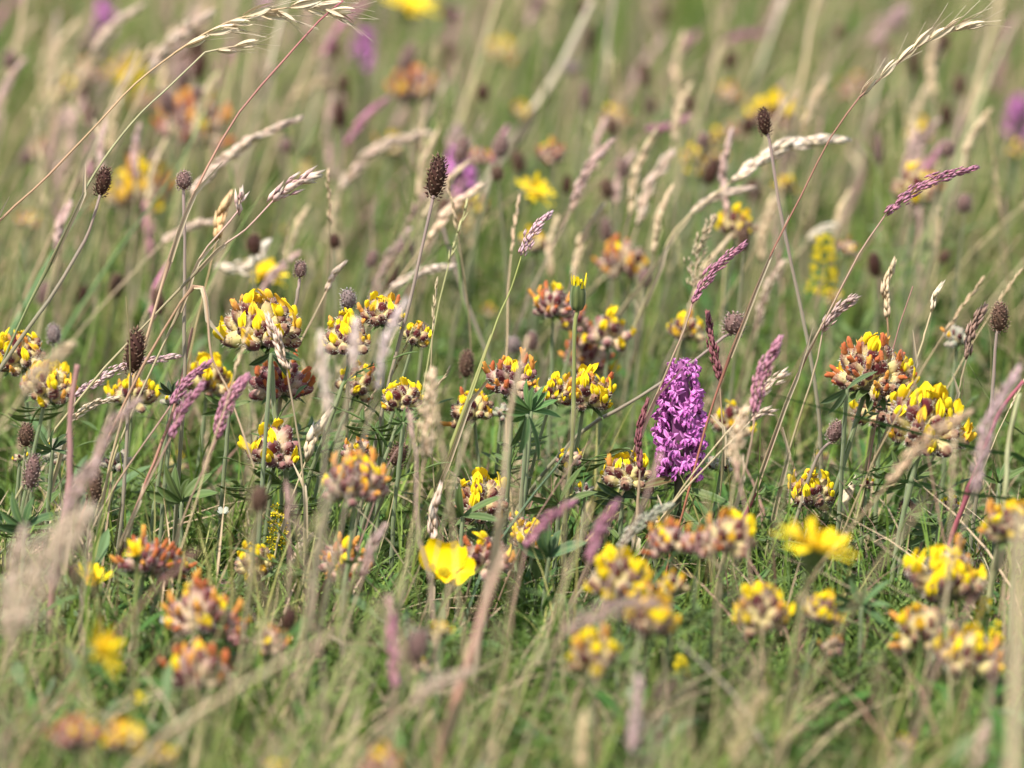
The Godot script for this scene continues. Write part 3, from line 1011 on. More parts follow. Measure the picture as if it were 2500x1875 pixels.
func flowers() -> void:
	# kidney vetch: x, y and width in the photograph, distance, state, florets, tilt, label, bends of the stem
	for q in [
		[644, 778, 222, 5.0, "gold", 30, -6, "broad golden vetch head on a pale upright stem, dark leaf hanging under it", [[662, 900], [664, 1010], [690, 1149]]],
		[684, 915, 165, 5.04, "rust", 27, 4, "withered rusty orange vetch head hanging just below the broad golden one", []],
		[505, 915, 130, 5.12, "fresh", 20, 3, "soft yellow vetch head between purple grass spike and withered rusty head", []],
		[322, 952, 130, 5.08, "fresh", 16, 0, "yellow vetch head behind the tallest dark plantain of the left edge", []],
		[56, 850, 150, 5.06, "fresh", 24, -10, "yellow vetch head at the photo's left edge, upper of a pair", []],
		[112, 925, 150, 4.92, "gold", 24, 10, "yellow and orange vetch head at left edge, lower of a pair", []],
		[672, 1085, 158, 5.0, "sparse", 17, 2, "pale woolly vetch head with a few upright lemon yellow petals", [[650, 1200]]],
		[848, 808, 150, 4.99, "fresh", 23, -8, "bright yellow vetch head below the woolly greyish seed head", [[850, 900], [815, 1000]]],
		[937, 758, 118, 5.0, "mixed", 19, -4, "maroon spotted vetch head with few yellow petals beside tall plantain stem", []],
		[1008, 812, 90, 5.03, "fresh", 12, 14, "small yellow vetch head just past the tall plantain's stem", []],
		[868, 925, 110, 5.07, "mixed", 14, 24, "drooping dark vetch head under the bright yellow one, half hidden by grass", []],
		[982, 965, 112, 4.98, "fresh", 16, -8, "cream vetch head with yellow petals over a collar of spiky leaves", [[955, 1070]]],
		[872, 1092, 85, 5.02, "old", 12, -10, "small withered orange vetch head behind the blurred orange one", []],
		[1250, 908, 150, 5.0, "old", 24, -3, "cream vetch head with maroon spots and curled orange petals, above spiky leaves", []],
		[1343, 952, 95, 5.02, "fresh", 14, 12, "yellow vetch head squeezed between two maroon spotted heads", []],
		[1427, 940, 150, 5.03, "mixed", 25, 8, "rounded vetch head with yellow and orange petals by the hawkbit stalk", []],
		[1158, 990, 118, 5.05, "mixed", 19, -12, "yellow and maroon vetch head left of the spiky green leaves", []],
		[1225, 1000, 60, 5.07, "bud", 9, 4, "whitish half opened vetch head tucked behind spiky green leaves", []],
		[1350, 735, 115, 5.16, "old", 20, -4, "pinkish vetch head with orange curls right behind the green hawkbit bud", []],
		[1405, 775, 90, 5.2, "rust", 12, 12, "faded pinkish vetch head on the far side of the hawkbit bud", []],
		[1488, 800, 120, 5.2, "sparse", 14, 3, "blurred vetch head with two tall yellow petals past the hawkbit bud", []],
		[1430, 862, 135, 5.22, "old", 20, 5, "blurred peach coloured vetch head behind the hawkbit's stalk", []],
		[1672, 795, 105, 5.22, "gold", 16, 0, "blurred yellow and brown vetch head above the purple orchid", []],
		[1535, 1150, 135, 5.0, "fresh", 17, -4, "yellow vetch head touching the orchid's lower left side", [[1560, 1240]]],
		[1172, 1210, 156, 4.99, "fresh", 20, 0, "crisp vetch head with bright yellow petals on top, grass stem crossing it", []],
		[1388, 1112, 78, 5.0, "sparse", 10, 0, "small cream vetch head with two bold yellow petals", []],
		[2132, 890, 218, 5.0, "ember", 42, 0, "large domed vetch head packed with small rusty petals on green stem", [[2109, 967], [2055, 1160]]],
		[2150, 985, 150, 5.06, "mixed", 20, 0, "maroon spotted vetch head tucked beneath the large rusty dome", []],
		[2250, 1010, 240, 4.93, "fresh", 34, 12, "wide bright yellow vetch head crossed by a blurred green blade", []],
		[2338, 815, 80, 5.14, "bud", 12, 2, "narrow cream vetch head with two yellow petals beside dark grass spike", []],
		[1980, 1195, 130, 5.0, "fresh", 20, 4, "yellow vetch head with maroon lips low beside the red grass stalk", []],
		[1782, 1020, 110, 5.16, "fresh", 16, 6, "blurred yellow vetch head behind the orchid's right side", []],
		[1758, 1125, 78, 5.04, "bud", 12, 4, "silvery vetch bud with a single yellow petal beside the orchid's base", []],
		[868, 1165, 180, 4.74, "old", 30, 2, "blurred round vetch head of mauve and orange below the withered clover", []],
		[352, 1350, 150, 4.78, "rust", 26, 8, "red tipped mauve vetch head with a yellow hawkbit before it", []],
		[405, 1365, 110, 4.80, "rust", 20, 20, "red tipped mauve vetch head leaning out behind its hawkbit neighbour", []],
		[498, 1480, 185, 4.64, "old", 28, -10, "vetch head with long orange curls and one yellow petal, above a red one", []],
		[480, 1632, 165, 4.64, "rust", 18, 4, "dark red vetch head hanging low under long orange curls", []],
		[655, 1560, 95, 4.6, "old", 14, 10, "small blurred peach vetch head beside a dark brown knob", []],
		[185, 1785, 135, 4.22, "rust", 26, 0, "very blurred brick red vetch head in the bottom corner", []],
		[296, 1800, 120, 4.2, "gold", 20, 8, "very blurred golden vetch head pressed against a brick red one", []],
		[402, 1845, 70, 4.2, "fresh", 9, 0, "small very blurred yellow vetch head by the bottom edge, near golden head", []],
		[630, 1362, 112, 4.9, "fresh", 14, -20, "pale green vetch head leaning with yellow petals along one side", []],
		[838, 1358, 135, 4.86, "old", 22, 6, "orange and maroon vetch head beside the glossy yellow buttercup", []],
		[1185, 1352, 140, 4.86, "old", 19, -4, "maroon vetch head with splayed orange petals touching the buttercup", []],
		[1300, 1300, 118, 4.93, "mixed", 15, 4, "cream vetch head crossed by a blurred pink grass spike", []],
		[1512, 1398, 180, 4.6, "fresh", 22, -4, "blurred bright yellow vetch head with dark underside, below the purple spike", []],
		[1447, 1590, 150, 4.42, "fresh", 18, -6, "blurred lemon and cream vetch head, lowest of the central cluster", []],
		[1588, 1500, 150, 4.46, "gold", 20, 8, "blurred cream and gold vetch head right of the lemon one", []],
		[1640, 1312, 120, 4.66, "old", 20, -8, "blurred orange vetch head left of the big yellow daisy-like flower", []],
		[1775, 1295, 160, 4.64, "mixed", 26, 6, "blurred orange and yellow vetch head close to the yellow daisy-like flower", []],
		[1710, 1318, 105, 4.62, "rust", 18, 4, "blurred rusty vetch head filling the gap between two orange and yellow ones", []],
		[1572, 1452, 95, 4.55, "mixed", 14, 6, "blurred yellow and maroon vetch head between the bright yellow and cream gold ones", []],
		[560, 1530, 100, 4.64, "rust", 16, 14, "dark red vetch head tucked against the right of long orange curls", []],
		[1640, 1420, 90, 4.62, "gold", 12, 0, "blurred amber vetch head below the pair of orange ones", []],
		[1864, 1478, 165, 4.6, "fresh", 22, -8, "blurred yellow and mauve vetch head under the yellow daisy-like flower", []],
		[2000, 1482, 112, 4.6, "fresh", 18, 14, "blurred upright yellow vetch head, right of a yellow and mauve one", []],
		[2025, 1568, 75, 4.66, "old", 10, 30, "small drooping orange vetch head under the upright yellow one", []],
		[2306, 1395, 230, 4.7, "fresh", 24, 4, "blurred silvery vetch head topped with yellow petals, widest at lower right", []],
		[2262, 1520, 165, 4.62, "mixed", 18, -12, "blurred cream vetch head under the silvery topped one", []],
		[2362, 1590, 190, 4.6, "fresh", 24, 10, "blurred yellow vetch head with dark maroon eyes, lowest at the right side", []],
		[2472, 1270, 150, 4.66, "gold", 22, -6, "big blurred yellow vetch head cut by the right edge", []],
		[1030, 1625, 62, 4.62, "sparse", 6, -8, "tiny blurred vetch head of one amber petal near the purple spike", []],
		[1078, 1535, 58, 4.5, "fresh", 7, 0, "tiny blurred yellow vetch head under the buttercup", []],
		[470, 285, 190, 5.62, "old", 26, 4, "far blurred orange and brown vetch head under the arching oat grass", []],
		[338, 445, 185, 5.6, "gold", 26, 10, "far blurred golden vetch head beside the left dark plantain", []],
		[1008, 200, 142, 5.72, "old", 26, 0, "far blurred vetch head with yellow cap on brick orange body", []],
		[1347, 368, 75, 5.5, "rust", 14, 0, "far blurred dusky pink vetch head near centre top", []],
		[1170, 382, 65, 5.5, "rust", 12, 0, "far blurred rosy vetch head right of the tall plantain", []],
		[1882, 270, 145, 5.7, "fresh", 28, 6, "far blurred yellow vetch head behind the dark stalked plantain", []],
		[2236, 450, 140, 5.44, "mixed", 22, 4, "far blurred yellow and peach vetch head under the pink grass spike", []],
		[1797, 540, 105, 5.3, "fresh", 16, 4, "blurred yellow tipped vetch head behind the feathery brown grass", []],
		[1520, 628, 135, 5.38, "old", 22, -4, "far blurred orange vetch head above the hawkbit bud", []],
		[1277, 268, 62, 5.7, "fresh", 12, 0, "far blurred small yellow vetch head, top middle", []],
		[1690, 375, 70, 5.55, "gold", 10, 0, "far blurred amber vetch head right of a pale bowed grass", []],
		[1916, 452, 62, 5.5, "fresh", 12, 0, "far blurred small yellow vetch head right of dark stalk", []],
		[2115, 1180, 42, 5.0, "sparse", 5, 0, "tiny vetch head of one yellow petal beside the yellow maroon head", []],
		[2322, 1228, 56, 4.98, "sparse", 6, 0, "tiny vetch head with one round yellow petal, right of leafy shoot", []],
		[1262, 1272, 56, 4.96, "sparse", 6, -4, "tiny vetch head with a rounded yellow petal by the cream one", []],
		[1590, 1265, 52, 4.97, "sparse", 6, 4, "small green and yellow vetch bud below the orchid", []],
		[143, 1098, 85, 5.03, "bud", 14, -10, "silvery vetch bud with dark leaves near the left purple stem", []],
		[285, 1118, 85, 5.05, "bud", 14, 6, "silvery green vetch bud with yellow blush behind a blurred mauve spike", []],
		[1428, 1190, 62, 5.0, "bud", 12, 0, "small furry grey vetch bud left of the orchid's neighbour", []],
		[418, 972, 62, 5.04, "bud", 10, 8, "small silvery vetch bud with folded dark leaflets, near purple spikes", []],
		[432, 1130, 75, 5.24, "fresh", 9, 0, "blurred yellow vetch flowers deep among stems behind the leaf rosette", []],
		[1193, 757, 50, 5.45, "gold", 8, 0, "far blurred single amber vetch flower in open green", []],
		[2030, 720, 60, 5.4, "gold", 8, 0, "far blurred amber vetch flower right of a fading grass plume", []],
		[687, 560, 50, 5.7, "fresh", 9, 0, "far blurred yellow vetch flower above the small round seed head", []],
		[223, 498, 42, 5.6, "fresh", 7, 0, "far blurred yellow dot of vetch beside the left plantain stalk", []],
		[48, 1112, 42, 5.02, "sparse", 4, 0, "single yellow vetch flower under the small round plantain at left edge", []],
		[2008, 1120, 60, 5.25, "sparse", 6, 0, "faint pale vetch flower between rusty dome and red stalk", []],
		[2480, 365, 55, 5.7, "fresh", 9, 0, "far blurred yellow vetch flower at the right edge", []],
		[2206, 1812, 50, 4.3, "sparse", 6, 0, "lone very blurred yellow vetch flower near the bottom right", []],
		[925, 1872, 125, 4.1, "old", 14, 0, "very blurred amber vetch head cut by the bottom edge", []],
		[671, 1872, 60, 4.2, "fresh", 8, 0, "very blurred yellow vetch flower cut by the bottom edge", []],
	]:
		vetch(q[0], q[1], q[2], q[3], q[4], q[5], q[6], q[7], q[8], 3 if absf(q[3] - 5.0) < 0.12 and q[2] > 100 else 2)
	orchid([1667, 874], [1657, 1172], 140, 5.0, 150, "dense purple orchid spike in sharp focus, its petals marked dark magenta")
	orchid([1118, 352], [1132, 470], 84, 5.56, 20, "blurred magenta orchid just behind the tall plantain")
	orchid([886, 62], [890, 168], 66, 5.86, 16, "far blurred pink orchid, top left of the centre")
	orchid([258, -4], [252, 96], 64, 5.98, 14, "far blurred violet orchid at the top left")
	orchid([2490, 225], [2484, 345], 74, 5.9, 15, "far blurred lilac orchid at the right edge")
	# buttercup
	var c = P(1083, 1398, 4.86)
	var pts = down(c + Vector3(0, -0.004, -0.004), Vector3(0.1, -1, 0), [], 4.86)
	var foot: Vector3 = pts[0]
	var b = thing("buttercup", "glossy lemon yellow buttercup with open petals seen from the side", "flower", foot)
	part(b, "stem", stem_mesh(pts, foot, 0.0011, 0.0009, GREEN * 0.9, GREEN * 1.3, M.stem))
	var H = Transform3D(basis_up(Vector3(0.10, 0.66, 0.74), 0.0), c - foot)
	for i in 5:
		var m := MB.new()
		var L = 0.0130 * [1.10, 1.02, 1.05, 0.62, 0.50][i]
		var ph = R(0, 6)
		for r in 11:
			var t = r / 10.0
			for k in 11:
				var u = -1.0 + k / 5.0
				var w = 0.0076 * pow(sin(PI * clampf(0.05 + 0.80 * t, 0, 1)), 0.8) * [1.12, 1.0, 1.0, 0.62, 0.6][i]
				var vein = 0.00010 * sin(u * 26.0 + sin(t * 4.0 + ph)) * (0.3 + t)
				var rim = 0.0007 * sin(u * 5.0 + ph) * t * t
				m.pt(Vector3(u * w, 0.0060 * t * t + 0.0030 * u * u * t + 0.0014 * sin(u * 4 + ph) * t + vein, 0.0010 + L * t * (1.0 - 0.14 * u * u) + rim), tint(Color(0.88, 0.68, 0.008).lerp(Color(0.78, 0.50, 0.01), 0.6 * (1.0 - t) * (1.0 - t) + 0.10 * absf(sin(u * 13.0))), 0.05))
		m.quads(0, 11, 11, false)
		part(b, "petal", m.mesh(M.gloss), H * Transform3D(Basis(Vector3.UP, deg_to_rad([222.0, 158.0, 88.0, 8.0, 300.0][i])), Vector3.ZERO))
	var m2 := MB.new()
	for i in 60:
		var t = sqrt(i / 60.0)
		var a = i * 2.39996
		var o = Vector3(cos(a), 0, sin(a))
		m2.lens(o * 0.0022 * t, Vector3.UP + o * t * 0.7, o, 0.0026, 0.0004, 0.0004, Color(0.40, 0.42, 0.03), Color(0.80, 0.56, 0.02))
	part(b, "centre", m2.mesh(M.petal), H, "stuff")
	# daisy-like yellow heads
	composite(1411, 722, 118, 4.98, Vector3(0.02, 1, 0.05), 1.46, 18, "closed green striped hawkbit bud with yellow tips on a straight stalk", "hawkbit_bud", [[1403, 800], [1400, 950], [1397, 1075]])
	composite(224, 1425, 118, 4.76, Vector3(0.1, 1, 0.1), 0.85, 15, "half open yellow hawkbit with strap petals seen from the side, left of the vetch", "hawkbit", [[200, 1500], [177, 1560]])
	composite(332, 1352, 75, 4.7, Vector3(-0.1, 0.9, 0.35), 0.8, 15, "small yellow hawkbit in front of the red tipped mauve vetch")
	composite(1990, 1335, 188, 4.42, Vector3(0.30, 1.0, 0.06), 0.22, 38, "big blurred yellow daisy-like flower with a few petals standing up")
	composite(244, 1588, 140, 4.36, Vector3(0.9, 0.42, 0.25), 0.35, 26, "blurred yellow daisy-like flower turned sideways, low at left")
	composite(1305, 470, 96, 5.42, Vector3(0.42, 0.8, 0.25), 0.30, 30, "far blurred yellow daisy-like flower tilted right, above the pink spike")
	composite(1000, 14, 125, 5.92, Vector3(0.15, 1, 0.25), 0.25, 28, "far blurred yellow daisy-like flower with dark cup at top edge")
	composite(645, 672, 105, 5.36, Vector3(0.35, 0.9, 0.3), 0.25, 28, "blurred yellow daisy-like flower behind the broad golden vetch head")
	composite(312, 180, 100, 5.95, Vector3(0.1, 0.5, 0.8), 0.2, 26, "far blurred olive yellow daisy-like flower among tan grasses, top left", "hawkbit", [], 0.55)

func seed_heads() -> void:
	for q in [
		[1066, 430, 56, 112, 9, 5.0, "dark", "tall dark brown plantain on a curved pinkish stalk, highest of the sharp ones", [[1058, 482], [1025, 637], [1000, 747], [953, 929], [913, 1106]]],
		[252, 442, 46, 78, 14, 5.0, "dark", "dark brown plantain on a bowed purplish stalk at upper left", [[243, 478], [220, 560], [193, 620], [125, 735], [58, 825]]],
		[330, 857, 58, 116, 8, 4.97, "dark", "thick dark brown plantain in front of the purple grass spike", [[318, 921], [309, 1005], [297, 1237]]],
		[449, 440, 46, 48, 3, 5.0, "rose", "small round brown seed head on a thin straight green stalk", [[448, 478], [450, 640], [447, 800], [448, 940]]],
		[1866, 297, 40, 72, -8, 5.07, "dark", "small ragged brown plantain on a dark curved stalk, right of centre", [[1878, 340], [1897, 482], [1928, 650], [1966, 832], [1997, 1025]]],
		[733, 657, 38, 44, 4, 5.03, "rose", "small round reddish seed head above the broad golden vetch", [[730, 700], [724, 760]]],
		[850, 730, 48, 54, -4, 5.04, "grey", "woolly greyish pink round seed head above the bright yellow vetch", []],
		[1793, 790, 66, 58, 14, 5.05, "rose", "wide reddish brown seed head whose green stalk slants behind the orchid", [[1768, 822], [1700, 878], [1605, 940], [1500, 1003], [1409, 1060]]],
		[2040, 1053, 46, 60, 20, 4.99, "rose", "oval greyish brown seed head nodding below the green blade", [[2022, 1085], [2000, 1115], [1975, 1190]]],
		[2441, 774, 52, 76, 0, 5.02, "brown", "brown oval plantain on a thin stalk, furthest right of the sharp ones", [[2433, 815], [2424, 960], [2414, 1044]]],
		[64, 1062, 46, 62, 3, 5.0, "brown", "short brown plantain near the left edge above a yellow petal", []],
		[79, 1150, 46, 95, 10, 4.93, "rose", "long faded plantain low at the left edge", []],
		[231, 1190, 46, 96, 6, 4.9, "brown", "soft edged brown plantain low behind a blurred mauve spike", []],
		[633, 1218, 50, 68, 4, 4.68, "brown", "blurred smooth brown plantain left of the mauve vetch", []],
		[972, 1110, 56, 62, 18, 4.98, "brown", "withered dark clover-like head beside the blurred orange vetch", []],
		[1083, 513, 34, 58, 6, 5.26, "brown", "blurred brown plantain close behind the tallest one", [[1081, 552], [1100, 620], [1135, 730], [1197, 890]]],
		[992, 603, 44, 48, 0, 5.36, "rose", "blurred round brown head left of the tall plantain stalk", []],
		[285, 697, 44, 64, 8, 5.36, "brown", "blurred brown oval head beside a slanting pink stem at left", []],
		[386, 736, 38, 72, -12, 5.24, "brown", "blurred brown plantain leaning left between straw stems", []],
		[108, 716, 44, 64, 4, 5.42, "rose", "far blurred rosy head near the left edge", []],
		[204, 720, 40, 55, 0, 5.52, "dark", "far blurred dim brown head between two at left", []],
		[131, 815, 42, 52, 0, 5.12, "grey", "blurred grey head behind the yellow vetch pair at left edge", []],
		[1139, 888, 44, 74, 3, 5.12, "brown", "blurred dull brown plantain on a pink stalk left of the spotted vetch", []],
		[1299, 832, 34, 50, 0, 5.2, "rose", "blurred pinkish plantain behind the spotted vetch", []],
		[1254, 842, 40, 44, 0, 5.2, "grey", "blurred whitish head left of the pinkish plantain", []],
		[1575, 678, 42, 46, 0, 5.26, "rose", "blurred round rosy head on a bent stalk above the orchid", []],
		[1033, 818, 36, 60, 4, 5.14, "rose", "blurred dark rosy head half behind a small yellow vetch", []],
		[1521, 410, 36, 50, 0, 5.42, "rose", "far blurred rosy head on a straight stem, right of the tilted yellow flower", []],
		[1482, 460, 40, 54, -14, 5.42, "brown", "far blurred brown head leaning left of a rosy one", []],
		[1386, 450, 36, 50, 0, 5.5, "dark", "far blurred purplish brown head behind the tilted yellow flower", []],
		[1816, 580, 34, 70, 0, 5.2, "brown", "blurred smooth brown plantain under the yellow tipped vetch", []],
		[1436, 96, 42, 74, 4, 5.82, "dark", "far blurred dark brown plantain near the top edge", []],
		[1397, 165, 46, 36, 20, 5.8, "grey", "far blurred violet grey head under the top dark plantain", []],
		[837, 228, 40, 62, 0, 5.8, "dark", "far blurred nearly black head left of the orange capped vetch", []],
		[482, 112, 44, 84, 4, 5.72, "dark", "far blurred dark head behind the arching oat grass", []],
		[1586, 258, 42, 50, 0, 5.7, "brown", "far blurred brown knob, upper right of centre", []],
		[1428, 235, 34, 70, 4, 5.7, "rose", "far blurred reddish head on a long stalk near top centre", []],
		[1027, 370, 26, 62, 0, 5.6, "dark", "far blurred slim brown head left of the tall plantain", []],
		[2144, 362, 28, 84, -4, 5.5, "rose", "far blurred slim rosy head in the upper right", []],
		[2344, 206, 34, 56, 6, 5.62, "brown", "far blurred reddish brown head by green blades, upper right", []],
		[2306, 104, 36, 52, 10, 5.75, "dark", "far blurred dark head under the awned oat tip", []],
		[1827, 306, 44, 44, 0, 5.65, "dark", "far blurred dark knob left of the small ragged plantain", []],
		[705, 1512, 46, 62, 20, 4.5, "dark", "very blurred dark brown knob beside the peach vetch", []],
		[1018, 1580, 62, 100, 18, 4.42, "rose", "very blurred brown mauve head right of the low purple spike", []],
		[258, 1437, 40, 38, 0, 4.95, "rose", "little dried brown head under the half open hawkbit", []],
		[555, 1430, 46, 44, 20, 4.98, "rose", "little dried brown head behind the long orange curls", []],
		[2215, 1240, 52, 60, 10, 5.03, "brown", "dried brown cluster low behind the leafy shoot at right", []],
		[183, 1405, 40, 56, -20, 4.76, "dark", "blurred dark bud pressed against the half open hawkbit", []],
	]:
		seed_head(q[0], q[1], q[2], q[3], q[4], q[5], q[6], q[7], q[8])

